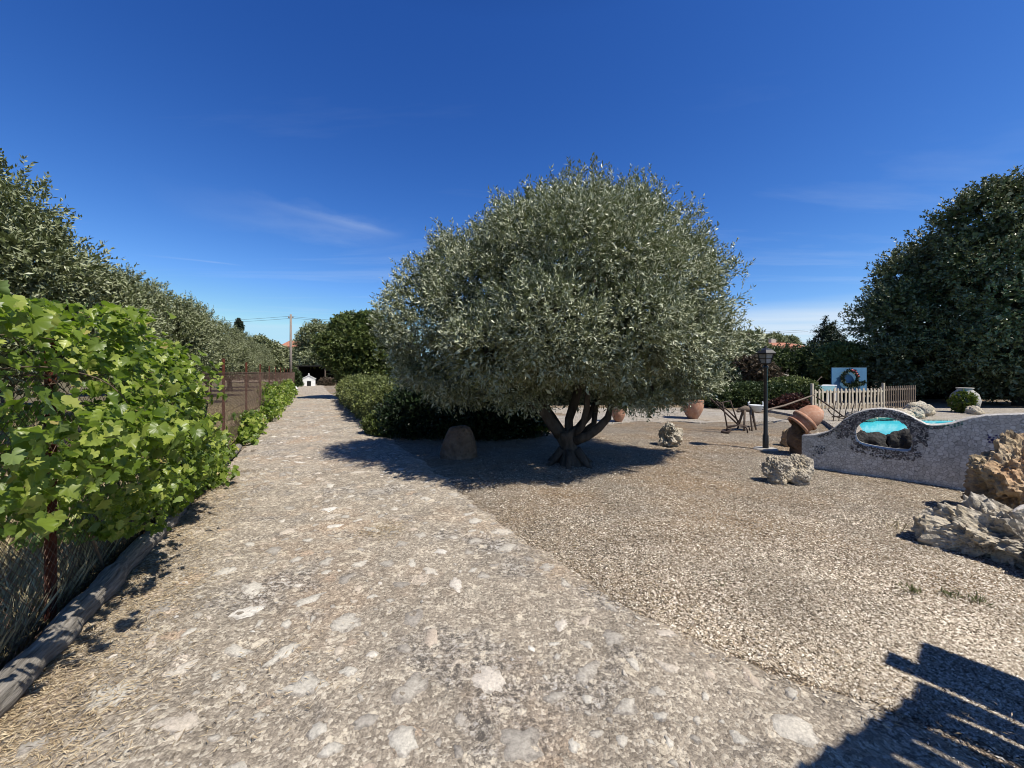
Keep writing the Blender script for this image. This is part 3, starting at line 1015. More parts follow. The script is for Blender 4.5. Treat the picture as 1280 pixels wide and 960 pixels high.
def grape_leaves(name, C, facing, size, mat, parent, seed):
    rng = np.random.default_rng(seed); n = len(C)
    nv = nrm(facing + rng.normal(size=(n, 3)) * .68)
    down = nrm(np.array([0, 0, -1.0]) + rng.normal(size=(n, 3)) * .55)
    yv = nrm(down - (down * nv).sum(1, keepdims=True) * nv)
    xv = np.cross(yv, nv)
    sz = size * (.45 + .85 * rng.random((n, 1, 1)))
    K = len(GL)
    fold = .15 + .55 * rng.random((n, 1, 1)); curl = -.15 + .7 * rng.random((n, 1, 1))
    gx = GL[None, :, 0:1]; gy = GL[None, :, 1:2]
    zl = np.abs(gx) * fold - gy ** 2 * curl + .05 * rng.normal(size=(n, K, 1))
    ring = C[:, None] + (xv[:, None] * gx + yv[:, None] * gy + nv[:, None] * zl) * sz
    cen = C[:, None] + (yv[:, None] * .12 - nv[:, None] * .02) * sz
    V = np.concatenate([cen, ring], 1).reshape(-1, 3)
    b = (np.arange(n) * (K + 1))[:, None]
    Fc = np.concatenate([b + np.array([[0, 1 + j, 1 + (j + 1) % K]]) for j in range(K)])
    return mesh_fast(name, V, Fc, mat, parent, np.repeat(rng.random(n), K + 1))


def vine_top(Y): return np.interp(Y, [1.5, 2.1, 2.6, 3.3, 3.9, 4.5, 5.0, 5.4, 5.8, 6.2], [1.98, 1.98, 2.03, 2.06, 1.95, 1.66, 1.25, .90, .55, .30])


def vine_bot(Y): return np.interp(Y, [1.5, 2.1, 2.6, 3.1, 3.6, 4.4, 6], [.95, .75, .52, .34, .20, .12, .08])


def make_vine():
    root = empty('grape_vine', (fx(3.5), 3.5, 0), 'large grape vine with big bright leaves spilling over the near fence', 'grape vine', 'grape vines on the fence')
    rng = np.random.default_rng(8)
    n = 13500
    nc = 250
    cy_, ct_ = 1.35 + 4.75 * rng.random(nc), rng.random(nc)
    ci = rng.integers(0, nc, n)
    Y = cy_[ci] + (.14 * rng.normal(size=n)); t = np.clip(ct_[ci] + .062 * rng.normal(size=n), 0, 1)
    free = rng.random(n) < .12
    Y = np.where(free, 1.35 + 4.75 * rng.random(n), Y); t = np.where(free, rng.random(n), t)
    cb_ = (rng.normal(size=nc) * .11)[ci]
    top = vine_top(Y); bot = vine_bot(Y)
    z = bot + (top - bot) * t
    bulge = .10 + .36 * np.sin(np.pi * np.clip(t * .85 + .1, 0, 1)) + .20 * fnoise(np.stack([Y * 2.2, z * 2.2, z * 0], -1), 5)
    side = rng.random(n)
    bulge = (bulge + cb_) * np.interp(Y, [4.2, 5.8], [1, .5])
    off = np.where(side < .72, bulge * (1 - .55 * rng.random(n) ** 2), -.28 * rng.random(n))
    dens = fnoise(np.stack([Y * 2.4, z * 2.4, off * 2], -1), 17, 2)
    ok = dens > -.30 + .22 * np.sin(np.pi * np.clip(t, 0, 1))
    hole = (Y < 2.5) & (z > 1.40) & (z < 1.80) & (rng.random(n) < .85)
    hole |= (Y < 2.45) & (z > 1.0) & (z < 1.4) & (rng.random(n) < .3)
    ok &= ~hole
    Y, z, off = Y[ok], z[ok], off[ok]
    C = np.stack([fx(Y) + off * .894, Y + off * .447, z], 1) - np.array([fx(3.5), 3.5, 0])
    out = np.where(off[:, None] > 0, np.array([[.894, .25, 0]]), np.array([[-.894, -.25, 0]]))
    up = np.clip((z - .5) / 1.4, 0, 1)[:, None] * np.array([[0, 0, 1.0]]) + np.array([[0, 0, .35]])
    grape_leaves('foliage', C, out * .8 + up, .063, M['vine'], root, 9)
    st = MB(); r = random.Random(5)
    for k in range(13):
        y = 2.75 + 2.6 * r.random(); p = Vector((fx(y) + .05, y, .05)); pts = [p]
        d = Vector((.1 * r.uniform(-1, 1), .3 * r.uniform(-1, 1), 1))
        hmax = float(vine_top(y)) * r.uniform(.5, .78)
        while p.z < hmax and len(pts) < 14:
            d = (d + Vector((r.uniform(-.3, .3), r.uniform(-.5, .5), .25))).normalized()
            p = p + d * .17; q = p.copy(); q.x = max(min(q.x, fx(q.y) + .4), fx(q.y) - .15); p = q; pts.append(p)
        st.tube([q - Vector((fx(3.5), 3.5, 0)) for q in pts], [.011 * (1 - .6 * i / len(pts)) for i in range(len(pts))], 6, .1, k)
    # bare tendrils arching out at the left
    for k in range(12):
        y = 1.7 + 1.6 * r.random(); p = Vector((fx(y) + .1, y, 1.3 + .5 * r.random())); pts = [p]
        d = Vector((r.uniform(-.2, .8), r.uniform(-1, 1), r.uniform(-.1, .5)))
        for j in range(9):
            d = (d + Vector((r.uniform(-.3, .3), r.uniform(-.4, .4), -.12))).normalized(); p = p + d * .06; pts.append(p)
        st.tube([q - Vector((fx(3.5), 3.5, 0)) for q in pts], .0035, 5)
    st.build('stem', M['stem'], root, True)


make_vine()


def small_vine(y0, y1, h0, h1, bul, label, seed, n):
    ym = (y0 + y1) / 2
    root = empty('grape_vine', (fx(ym), ym, 0), label, 'grape vine', 'grape vines on the fence')
    rng = np.random.default_rng(seed)
    Y = y0 + (y1 - y0) * rng.random(n); tt = (Y - y0) / (y1 - y0)
    top = (h0 + (h1 - h0) * tt) * (1 + .35 * fnoise(np.stack([Y * 1.2, Y * 0, Y * 0], -1), seed)) * np.clip(np.minimum(tt, 1 - tt) * 6, .45, 1)
    z = .08 + top * rng.random(n) ** .9
    off = -.15 + (.15 + bul) * rng.random(n) * np.clip(1.25 - z / (top + .1) * .5, .3, 1)
    C = np.stack([fx(Y) + off * .894, Y + off * .447, z], 1) - np.array([fx(ym), ym, 0])
    grape_leaves('foliage', C, np.array([[.7, .1, .75]]) + C * 0, .105, M['vine'], root, seed + 1)
    st = MB(); r = random.Random(seed)
    for k in range(6):
        y = r.uniform(y0, y1); p = Vector((fx(y), y, .03)); pts = [p]
        for j in range(6):
            p = p + Vector((r.uniform(-.05, .09), r.uniform(-.12, .12), max(h0, h1) / 7)); pts.append(p)
        st = MB(); st.tube([q - Vector((fx(ym), ym, 0)) for q in pts], .012, 5)
        st.build('stem', M['stem'], root, True)


small_vine(6.1, 7.3, .50, .38, .22, 'low leafy vine at the fence just past the big vine', 31, 420)
small_vine(8.4, 10.9, .62, .72, .36, 'grape vine growing low beside the second rusty post', 41, 620)
small_vine(12.2, 16.2, .92, .95, .5, 'middle of the fence vines further along the drive, waist high', 51, 1000)
small_vine(17.5, 28, .98, .9, .55, 'farthest grape vine along the fence, near the white stone', 61, 1700)

# olive trees behind the fence
def olive_trunk(seed, h=1.5, r0=.20, spread=.9, nl=5, top=2.6, parent=None):
    t = MB(); r = random.Random(seed)
    pts = [Vector((0, 0, -.1)), Vector((.02, .01, .15)), Vector((.05, .03, .5)), Vector((.02, .06, .85)), Vector((0, .05, h * .7))]
    t.tube(pts, [r0 * 1.5, r0 * 1.15, r0 * .95, r0 * .95, r0 * .8], 14, .3, seed)
    for k in range(nl):
        a = 2 * math.pi * (k + r.uniform(-.2, .2)) / nl
        p = Vector((0, .05, h * .6)); q = [p]
        d = Vector((math.cos(a) * spread, math.sin(a) * spread, 1)).normalized()
        for j in range(6):
            p = p + d * (top / 6); q.append(p)
            d = (d + Vector((r.uniform(-.25, .25), r.uniform(-.25, .25), .15))).normalized()
        t.tube(q, [r0 * .55 * (1 - .13 * j) for j in range(7)], 9, .25, seed + k)
    return t.build('trunk', M['bark'], parent, True)


OL = [(0, 0, 3.2, 2.2, 2.2, 1.7), (1.1, .5, 2.6, 1.5, 1.5, 1.3), (-1.2, .3, 2.7, 1.5, 1.6, 1.4), (.3, -1.2, 2.5, 1.6, 1.4, 1.3),
      (-.5, .9, 3.9, 1.3, 1.3, 1.2), (.6, -.3, 4.3, 1.1, 1.2, 1.1), (-.2, 1.5, 2.4, 1.4, 1.2, 1.2), (-1, -1, 3.6, 1.1, 1.2, 1.1), (1.5, -.6, 3.5, .9, 1, .9)]
OL2 = [(.1, .1, 3.1, 2.1, 2.3, 1.8), (1.4, .2, 3.0, 1.3, 1.4, 1.2), (-1.3, -.3, 2.5, 1.4, 1.5, 1.3), (.2, 1.3, 2.6, 1.5, 1.4, 1.3),
       (.5, .7, 4.2, 1.2, 1.2, 1.1), (-.7, -.2, 4.1, 1.1, 1.1, 1.1), (.2, -1.5, 2.5, 1.4, 1.2, 1.2), (.9, -1, 3.7, 1.0, 1.1, 1.0)]
row = [(7.2, -6.2, 1.06, .3, 0, 'tall olive tree closest behind the large vine, cut by the left frame edge'),
       (13.2, -6.1, 1.02, 2.1, 1, 'second olive tree behind the fence, its crown rising right of the closest one'),
       (19.0, -6.2, 1.0, 4.0, 0, 'third olive tree of the row behind the fence, where the crowns step down'),
       (25.5, -6.1, 1.0, 5.2, 1, 'fourth olive tree of the row, behind the rusty posts'),
       (32.5, -6.0, .98, 1.2, 0, 'second to last olive tree of the row behind the fence'),
       (40.0, -5.6, .95, 3.0, 1, 'last and smallest looking olive of the row, near the utility pole')]
protos = []
for v, lob in enumerate((OL, OL2)):
    root = empty('olive_tree', (0, 0, 0), row[v][5], 'olive tree', 'olive trees behind the fence')
    olive_trunk(3 + v, parent=root)
    foliage('crown', lob, M['olive_far'], root, n=7600, K=14, tl=.40, ln=.095, lw=.030, seed=60 + v, amp=.22, freq=1.0, inward=.38, sprays=500, gap=(1.5, .36))
    protos.append(root)
for i, (y, o, sc, rz, v, lab) in enumerate(row):
    sc *= .91
    loc = Vector((o - .522 * y, y, 0))
    if i < 2:
        protos[v].location = loc; protos[v].rotation_euler = (0, 0, rz); protos[v].scale = (sc,) * 3
    else:
        dup(protos[v], loc, rz, (sc, sc, sc), lab)
# a second, hidden-ish row that closes the view under the crowns
for i, (y, o, sc, rz, v, lab) in enumerate([
        (9.5, -12.5, .95, 1.0, 1, 'olive tree standing behind the closest olive, only glimpsed under its crown'),
        (17, -12.5, .95, 2.5, 0, 'olive tree of the back row glimpsed between the first two crowns'),
        (27, -13, .95, 0.5, 1, 'farther olive of the back row, mostly hidden behind the front trees')]):
    dup(protos[v], Vector((o - .522 * y, y, 0)), rz, (sc, sc, sc), lab)

# ================================================================== END OF THE DRIVE
# utility pole with its wires
PB = at(363.5, 484, 42); PB.z = 0
up_ = empty('utility_pole', PB, 'tall wooden utility pole with wires at the end of the drive', 'utility pole')
m_ = MB(); ztop = at(363, 393, 42).z
m_.tube([(0, 0, 0), (0, 0, ztop)], [.15, .10], 10); m_.build('pole', M['polewood'], up_, True)
m_ = MB(); m_.box((0, 0, ztop - .35), (.5, .08, .08), Matrix.Rotation(.2, 3, 'Z')); m_.build('crossarm', M['polewood'], up_)
for sx_ in (-.21, .21):
    m_ = MB(); m_.lathe([(0, .0), (.04, 0), (.055, .05), (.03, .09), (.045, .13), (0, .16)], (sx_, sx_ * .2, ztop - .305), None, 10)
    m_.build('insulator', M['lampglass'], up_, True)
for k, (dx, dz) in enumerate(((-.21, -.2), (.21, -.4))):
    m_ = MB()
    for end in (Vector((-46, 3, 1.2)), Vector((60, 8, -.6))):
        a = Vector((dx, 0, ztop + dz)); e = a + end
        m_.tube([a.lerp(e, t) - Vector((0, 0, 1.1 * 4 * t * (1 - t))) for t in np.linspace(0, 1, 24)], .012, 4)
    m_.build('wire', M['iron'], up_)

# carport; near-black roof and walls paint in its inner shade
cp = at(405, 484, 51); cp.z = 0
cr = empty('carport', cp, 'dark open shelter at the far end of the drive behind the white doghouse', 'shelter')
m_ = MB(); m_.box((0, 1.5, 2.36), (6.6, 4.4, .16), None, .02); m_.build('roof', M['dark'], cr)
m_ = MB(); m_.box((0, 3.6, 1.14), (6.4, .15, 2.28)); m_.box((-3.15, 1.6, 1.14), (.12, 3.8, 2.28)); m_.box((3.15, 1.6, 1.14), (.12, 3.8, 2.28)); m_.build('wall', M['dark'], cr)
for x in (-3.0, 0.4, 3.0):
    m_ = MB(); m_.box((x, -.5, 1.14), (.12, .12, 2.28)); m_.build('post', M['wood'], cr)
# doghouse
dg = at(386, 483, 45); dg.z = 0
dh = empty('doghouse', dg, 'small white doghouse with gabled roof and black doorway at the drive end', 'doghouse', None, .47)
m_ = MB(); W_, H_ = .66, .82
prof = [(-W_, 0), (W_, 0), (W_, H_), (0, 1.18), (-W_, H_)]
m_.add([(x, -.6, z) for x, z in prof] + [(x, .6, z) for x, z in prof], [(0, 1, 2, 3, 4), (9, 8, 7, 6, 5)] + [(k, k + 5, (k + 1) % 5 + 5, (k + 1) % 5) for k in range(5)])
m_.build('wall', M['white'], dh)
m_ = MB()
for s in (-1, 1):
    m_.box((s * .37, 0, 1.03), (.86, 1.36, .06), Matrix.Rotation(s * math.atan2(.36, .66), 3, 'Y'))
m_.build('roof', M['white'], dh)
m_ = MB(); m_.box((.02, -.605, .3), (.40, .03, .6)); m_.build('doorway', M['dark'], dh)  # flat dark panel on the closed wall stands for the shaded opening
m_ = MB(); m_.lathe([(.0, 1.2), (.07, 1.2), (.06, 1.3), (.1, 1.33), (.06, 1.42), (0, 1.45)], (0, -.55, 0), None, 12); m_.build('finial', M['white'], dh, True)
st_ = rock('boulder', gnd(367, 490.5) + Vector((0, 0, -.04)), (.62, .5, .52), M['white'], 3, 3, .15, 0)
tag(st_, 'white painted stone at the left edge of the drive below the utility pole', 'stone')


def bush(name, org, lobes, mat, label, cat, group=None, stem_h=.5, **kw):
    root = empty(name, org, label, cat, group)
    foliage('foliage', lobes, mat, root, **kw)
    st = MB(); r = random.Random(kw.get('seed', 1))
    for k in range(6):
        a = r.random() * 6.28
        l = lobes[k % len(lobes)]
        st.tube([(l[0] * .25, l[1] * .25, -.05), (l[0] * .6 + .05 * math.cos(a), l[1] * .6 + .05 * math.sin(a), l[2] * .5), (l[0], l[1], l[2])], [.03, .022, .01], 6, .1, k)
    st.build('stem', M['bark'], root, True)
    return root


def tree(name, org, lobes, mat, label, cat, group=None, tr=.16, **kw):
    root = empty(name, org, label, cat, group)
    foliage('crown', lobes, mat, root, **kw)
    t = MB()
    zc = min(l[2] for l in lobes)
    t.tube([(0, 0, -.1), (.03, .02, zc * .4), (0, 0, zc * .8)], [tr * 1.4, tr, tr * .9], 12, .2, 2)
    for k, l in enumerate(lobes[:7]):
        c = Vector(l[:3]); m0 = Vector((0, 0, zc * .7))
        t.tube([m0, m0.lerp(c, .45) + Vector((0, 0, .15)), c], [tr * .7, tr * .45, tr * .15], 8, .2, k)
    t.build('trunk', M['bark'], root, True)
    return root


def G(px, Y): return Vector(((px - 640) / F * Y, Y, 0))


# bushes at the drive end, far trees
o = G(371, 43)
bush('bush', o, px_lobes(43, [(369, 473, 6, 8, 0, .6), (365, 467, 6, 7, .5, .7), (371, 480, 5, 4, 0, .5)], o), M['hedge'], 'small dark bush between the utility pole and the white doghouse', 'bush', n=900, K=10, tl=.4, ln=.14, lw=.06, seed=71)
o = G(409, 47)
bush('dry_bush', o, px_lobes(47, [(409, 478, 9, 6, 0, .8), (404, 479, 6, 4, 0, .6)], o), M['brownbush'], 'low greyish dry bush right of the doghouse in front of the dark shelter', 'bush', n=500, K=10, tl=.3, ln=.14, lw=.05, seed=72)
o = G(410, 56)
tree('olive_tree', o, px_lobes(56, [(395, 425, 22, 22, 0, 2.6), (415, 440, 26, 20, -1, 2.6), (385, 444, 16, 14, 0, 2), (430, 425, 24, 24, 0, 2.6), (400, 448, 26, 9, -3, 2)], o),
     M['olive_far'], 'greyish olive tree rising behind the dark shelter at the drive end', 'olive tree', n=3200, K=10, tl=.6, ln=.26, lw=.09, seed=73, amp=.2, freq=.7)
o = G(340, 60)
for k, (px, Y, top, r_, lab) in enumerate([(345, 62, 431, 15, 'olive coloured tree left of the red roofed house, farthest on the left'), (325, 58, 420, 20, 'dull green tree beyond the last olives, left of the utility pole'),
                                          (372, 66, 436, 12, 'pale green tree just right of the utility pole, below the red roof')]):
    o = G(px, Y)
    tree('broadleaf_tree', o, px_lobes(Y, [(px, top + r_, r_, r_, 0, 2.2), (px - 8, top + r_ * 1.7, r_, r_, 0, 2), (px + 9, top + r_ * 1.8, r_, r_ * .9, 0, 2)], o), M['olive_far'], lab, 'tree', 'far trees by the utility pole',
         n=1500, K=9, tl=.7, ln=.32, lw=.12, seed=80 + k, amp=.2, freq=.6)
# cypress far left
o = G(298.5, 75)
tree('cypress_tree', o, [(0, 0, 1.6 + (465 - 416 + dz) / 500 * 75, r_, r_, h_) for dz, r_, h_ in ((-20, .95, 2.6), (-8, .8, 2.2), (4, .55, 1.7), (10, .3, 1.2))], M['conifer'],
     'slim dark cypress poking above the olive crowns', 'cypress', n=900, K=9, tl=.5, ln=.28, lw=.10, seed=88, amp=.1, up=1.2)


def house(px0, px1, ytop, ybot, Y, label, seed):
    a = at(px0, ybot, Y); b = at(px1, ybot, Y); c = (a + b) / 2
    wd = b.x - a.x; hw = a.z; rh = at(px0, ytop, Y).z - hw
    root = empty('house', (c.x, c.y, 0), label, 'house')
    m_ = MB(); m_.box((0, 3, hw / 2), (wd, 6, hw)); m_.build('wall', M['stucco'], root)
    m_ = MB()
    V = [(-wd / 2 - .4, -.5, hw), (wd / 2 + .4, -.5, hw), (wd / 2 + .1, 3, hw + rh), (-wd / 2 - .1, 3, hw + rh), (-wd / 2 - .4, 6.5, hw), (wd / 2 + .4, 6.5, hw)]
    V2 = [(x, y, z - .18) for x, y, z in V]
    Fq = [(0, 1, 2, 3), (3, 2, 5, 4), (7, 6, 9, 8), (8, 9, 10, 11), (0, 3, 9, 6), (3, 4, 10, 9), (2, 1, 7, 8), (5, 2, 8, 11), (1, 0, 6, 7), (4, 5, 11, 10)]
    m_.add(V + V2, Fq); m_.build('roof', M['roof'], root)
    m_ = MB(); m_.box((wd * .25, 3.6, hw + rh), (.6, .6, 1.0)); m_.build('chimney', M['stucco'], root)
    return root


house(352, 386, 424.5, 433, 82, 'distant house with red tiled roof behind the utility pole', 1)
house(951, 1004, 426, 433, 46, 'house with orange tiled roof beyond the tall hedge on the right', 2)

# ================================================================== MIDDLE: FRUIT TREE, HEDGES, MAIN OLIVE
o = G(440, 24)
tree('fruit_tree', o, px_lobes(24, [(446, 432, 34, 36, 0, 1.7), (418, 432, 22, 22, -.4, 1.1), (466, 425, 28, 30, .5, 1.6), (434, 408, 17, 16, .2, 1.0), (474, 448, 30, 32, 0, 1.5), (434, 458, 18, 20, -.2, 1.0), (460, 403, 16, 12, .4, 1), (495, 440, 26, 32, .8, 1.4)], o),
     M['fig'], 'bushy bright green fruit tree at the right of the drive, left of the big olive', 'tree', n=5200, K=11, tl=.38, ln=.14, lw=.07, seed=90, amp=.24, freq=1.1, zmin=-1, tr=.14, gap=(1.5, .36))


def hedge_lobes(pts, wid, h, seed, step=.55):
    r = random.Random(seed); out = []
    for (a, b) in zip(pts[:-1], pts[1:]):
        a = Vector(a); b = Vector(b); L = (b - a).length; n = max(1, int(L / step))
        for k in range(n):
            p = a.lerp(b, (k + .5) / n)
            out.append((p.x, p.y, h * .5, wid * r.uniform(.9, 1.12), wid * r.uniform(.9, 1.12), h * .54 * r.uniform(.92, 1.1)))
    return out


o = Vector((-5.2, 14.5, 0))
HP = [(-9.0, 22.6), (-6.2, 17), (-4.35, 13.4), (-3.0, 11.2)]
lob = [(a - o.x, b - o.y, c, d, e, f) for a, b, c, d, e, f in hedge_lobes([(x, y, 0) for x, y in HP], .85, 1.3, 4, .7)]
bush('hedge', o, lob, M['hedge_light'], 'clipped green hedge along the right edge of the drive', 'hedge', n=6500, K=11, tl=.22, ln=.075, lw=.04, seed=91, amp=.12, freq=2.0, zmin=-1, keep=.8)
o = gnd(485, 545)
bush('low_shrub', o, px_lobes(o.y, [(485, 536, 22, 10, 0, .35), (470, 530, 14, 10, .3, .3), (505, 541, 14, 7, 0, .25)], o), M['fig'], 'low bright green shrub at the foot of the hedge beside the drive', 'shrub', n=600, K=10, tl=.16, ln=.07, lw=.035, seed=92, zmin=-.3)
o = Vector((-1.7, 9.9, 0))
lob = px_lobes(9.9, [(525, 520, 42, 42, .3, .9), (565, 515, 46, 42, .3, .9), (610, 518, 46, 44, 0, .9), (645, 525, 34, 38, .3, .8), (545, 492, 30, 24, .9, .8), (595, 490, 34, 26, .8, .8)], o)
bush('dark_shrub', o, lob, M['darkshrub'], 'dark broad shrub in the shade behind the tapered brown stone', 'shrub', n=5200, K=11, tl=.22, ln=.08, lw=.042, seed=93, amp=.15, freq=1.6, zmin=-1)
o = gnd(573, 571)
st_ = rock('standing_stone', o + Vector((0, 0, -.06)), (.74, .6, .74), M['brownstone'], 6, 5, .10, 0, sharp=.3)
zt = max(v.co.z for v in st_.data.vertices)
for v in st_.data.vertices:   # blunt taper
    z = v.co.z / zt
    rr_ = math.hypot(v.co.x / .37, v.co.y / .30) + 1e-6
    tgt = (1 - .55 * z) if z < .93 else (1 - .55 * z) * (1 - (z - .93) / .07 * .5)
    kk = .75 * tgt / rr_ + .25 if rr_ > .25 else 1
    v.co.x = v.co.x * kk * 1.05 + .04 * v.co.z; v.co.y *= kk
    v.co.z *= .66 / zt
tag(st_, 'tapered brown stone standing in the olive shade by the drive', 'stone')

# ---- main olive
OB = gnd(712, 580)
root = empty('olive_tree', OB, 'big round silver green olive tree standing in the middle of the gravel yard', 'olive tree')
Y0 = OB.y
ml = px_lobes(Y0, [
    (715, 350, 138, 126, 0, 2.0), (818, 368, 92, 98, .2, 1.5), (612, 376, 96, 92, .1, 1.5), (532, 402, 62, 82, .2, 1.05), (690, 296, 78, 70, .1, 1.2), (790, 292, 84, 74, .2, 1.2), (570, 345, 50, 60, .3, .9),
    (640, 325, 62, 62, -.3, 1.0), (834, 335, 54, 62, .3, 1.0), (858, 425, 56, 62, .2, 1.0), (585, 440, 90, 52, .1, 1.1), (540, 450, 50, 44, .3, .8),
    (795, 492, 46, 22, -.2, .6), (852, 474, 50, 22, 0, .7), (942, 418, 26, 6, .2, .25), (925, 424, 20, 10, .2, .3), (650, 494, 42, 20, -.3, .6), (705, 486, 34, 20, .9, .6), (570, 490, 44, 18, .2, .6), (640, 478, 40, 26, -.2, .6), (835, 470, 62, 30, .1, .8), (884, 452, 32, 36, .3, .5), (565, 470, 60, 26, .4, .8), (790, 450, 74, 44, .3, 1.2), (660, 455, 74, 36, .6, 1.2), (690, 400, 86, 80, -1.3, 1.0), (785, 400, 78, 76, -1.1, 1.0), (610, 425, 60, 56, -1.0, .9), (720, 315, 80, 70, -1.0, 1.0),
    (840, 420, 54, 54, -.7, .8), (730, 405, 100, 80, 1.7, 1.2), (725, 448, 80, 30, -1.0, .8)], OB)
ml = [(a * .97, b, (c - 1.3) * .945 + 1.3, d * .945, e, f * .935) for a, b, c, d, e, f in ml]


def trunk_gap(P):
    # keep the space round the limbs open below the crown
    r = np.hypot(P[:, 0] - .05, P[:, 1])
    return (P[:, 2] > .98 + .30 * fnoise(P * 2.0, 44, 2)) | (r > 1.35 + .5 * fnoise(P * 1.5, 45, 2))


foliage('crown', ml, M['olive'], root, n=25000, K=15, tl=.25, ln=.064, lw=.0160, seed=100, amp=.19, freq=1.7, inward=.36, zmin=-.95, up=.45, sprays=1100, cut=trunk_gap, gap=(2.3, .34))
tk = MB()


def lp(px, py, dy=0.0):
    p = at(px, py, Y0 + dy) - OB
    return p


tk.tube([lp(712, 586) - Vector((0, 0, .03)), lp(713, 576), lp(714, 566), lp(713, 556), lp(711, 546), lp(708, 538)], [.27, .20, .155, .15, .17, .17], 22, .5, 3)
for k in range(6):                                           # root flare
    a = k * 1.05 + .3
    tk.tube([Vector((math.cos(a) * .15, math.sin(a) * .15, .26)), Vector((math.cos(a) * .28, math.sin(a) * .28, .10)), Vector((math.cos(a) * .46, math.sin(a) * .46, -.04))], [.07, .06, .03], 9, .3, k)
limbs = [([(706, 546, 0), (692, 533, .0), (678, 514, -.1), (659, 500, -.3), (640, 470, -.4), (600, 430, -.5)], .115),
         ([(700, 545, .1), (688, 526, .1), (684, 508, .15), (680, 480, .3), (660, 430, .5), (640, 380, .6)], .085),
         ([(710, 545, 0), (710, 524, .2), (718, 505, .3), (724, 480, .4), (735, 420, .4), (745, 340, .3)], .09),
         ([(716, 545, 0), (728, 534, -.1), (733, 510, -.15), (735, 480, -.2), (720, 420, -.4), (700, 340, -.5)], .065),
         ([(720, 548, 0), (742, 530, .2), (745, 508, .3), (752, 494, .4), (770, 450, .5), (800, 380, .5)], .07),
         ([(716, 550, 0), (734, 545, -.1), (748, 535, -.1), (760, 522, -.15), (764, 505, -.2), (790, 450, -.3), (830, 400, -.2)], .095),
         ([(704, 545, .1), (690, 520, .5), (670, 490, .9), (640, 450, 1.2)], .08),
         ([(715, 545, .1), (735, 520, .6), (760, 480, 1.2), (780, 420, 1.6)], .07)]
for k, (pp, r0) in enumerate(limbs):
    tk.tube([lp(*q) for q in pp], [r0 * (1 - .13 * i) for i in range(len(pp))], 12, .3, 20 + k)
r = random.Random(12)
for k in range(26):
    l = ml[k % len(ml)]
    s = lp(*limbs[k % len(limbs)][0][-1]) * .9
    e = Vector(l[:3]) + Vector((r.uniform(-.5, .5), r.uniform(-.5, .5), r.uniform(-.2, .5)))
    tk.tube([s, s.lerp(e, .5) + Vector((0, 0, .15)), e], [.04, .028, .012], 6, .2, k)
tk.build('trunk', M['bark'], root, True)

# pruned suckers / pale weeds behind the trunk on the left
o = gnd(672, 546)
bush('pale_weed', o, px_lobes(o.y, [(670, 536, 10, 5, 0, .25), (681, 538, 8, 5, 0, .2)], o), M['ivy'], 'small sunlit yellow green weed seen left of the olive trunk', 'weed', n=160, K=9, tl=.12, ln=.06, lw=.03, seed=95, zmin=0, core=False)

# ================================================================== YARD OBJECTS
def pot(px, pybase, pytop, wpx, label, plant_label, seed, pmat):
    g = gnd(px, pybase); k = g.y / F; h = (pybase - pytop) * k; w2 = wpx * k / 2
    p = empty('terracotta_pot', g, label, 'pot', 'terracotta pots by the path')
    m_ = MB()
    m_.lathe([(.001, 0), (w2 * .40, 0), (w2 * .46, h * .04), (w2 * .74, h * .27), (w2 * .94, h * .5), (w2, h * .68), (w2 * .985, h * .88)], (0, 0, 0), None, 28)
    m_.build('body', M['terracotta'], p, True)
    m_ = MB(); m_.lathe([(w2 * .97, h * .88), (w2 * 1.02, h * .90), (w2 * 1.02, h * .98), (w2 * .98, h), (w2 * .86, h), (w2 * .85, h * .9)], (0, 0, 0), None, 28)
    m_.build('rim', M['terracotta'], p, True)
    m_ = MB(); m_.lathe([(w2 * .95, h * .93), (.001, h * .95)], (0, 0, 0), None, 20); m_.build('soil', M['wood'], p)
    pl = empty('potted_plant', g + Vector((0, 0, h * .94)), plant_label, 'plant')
    foliage('foliage', [(0, 0, .18, w2 * 1.0, w2 * .9, .26), (w2 * .5, 0, .10, w2 * .6, w2 * .6, .2), (-w2 * .5, .1, .14, w2 * .6, w2 * .6, .2)], pmat, pl, n=260, K=9, tl=.2, ln=.08, lw=.04, seed=seed, zmin=-.2, core=False)
    st = MB()
    for a in range(5): st.tube([(0, 0, -.02), (.08 * math.cos(a * 1.3), .08 * math.sin(a * 1.3), .2)], .008, 5)
    st.build('stem', M['stem'], pl)


pot(866, 524, 499, 25, 'round bellied terracotta pot on the pale gravel right of the olive crown', 'green plant growing in the round terracotta pot', 110, M['hedge_light'])
pot(773, 528, 511, 17, 'small terracotta pot half hidden by the olive limbs', 'leafy plant in the small pot behind the olive', 111, M['hedge'])

# rocks in the yard
g = gnd(838, 557)
rk = rock('rock', g + Vector((0, 0, -.05)), (.48, .36, .46), M['limestone'], 21, 5, .50, .30, rz=.4)
tag(rk, 'small pitted grey rock alone on the gravel right of the olive shadow', 'rock')
g = gnd(985, 605)
for (dx, dy, dim, sd_, rz, lab) in ((-.20, .02, (.36, .34, .36), 23, 0, 'left and tallest rounded rock of the trio in front of the mosaic wall'),
                                    (.17, .10, (.32, .32, .38), 27, 1, 'right rock of the trio in front of the mosaic wall'),
                                    (.05, -.05, (.30, .28, .22), 31, 2, 'lowest front rock of the trio in front of the mosaic wall')):
    rk = rock('rock', g + Vector((dx + .13, dy + .1, -.04)), dim, M['limestone'], sd_, 5, .30, .22, rz=rz)
    tag(rk, lab, 'rock', 'trio of rocks before the mosaic wall')
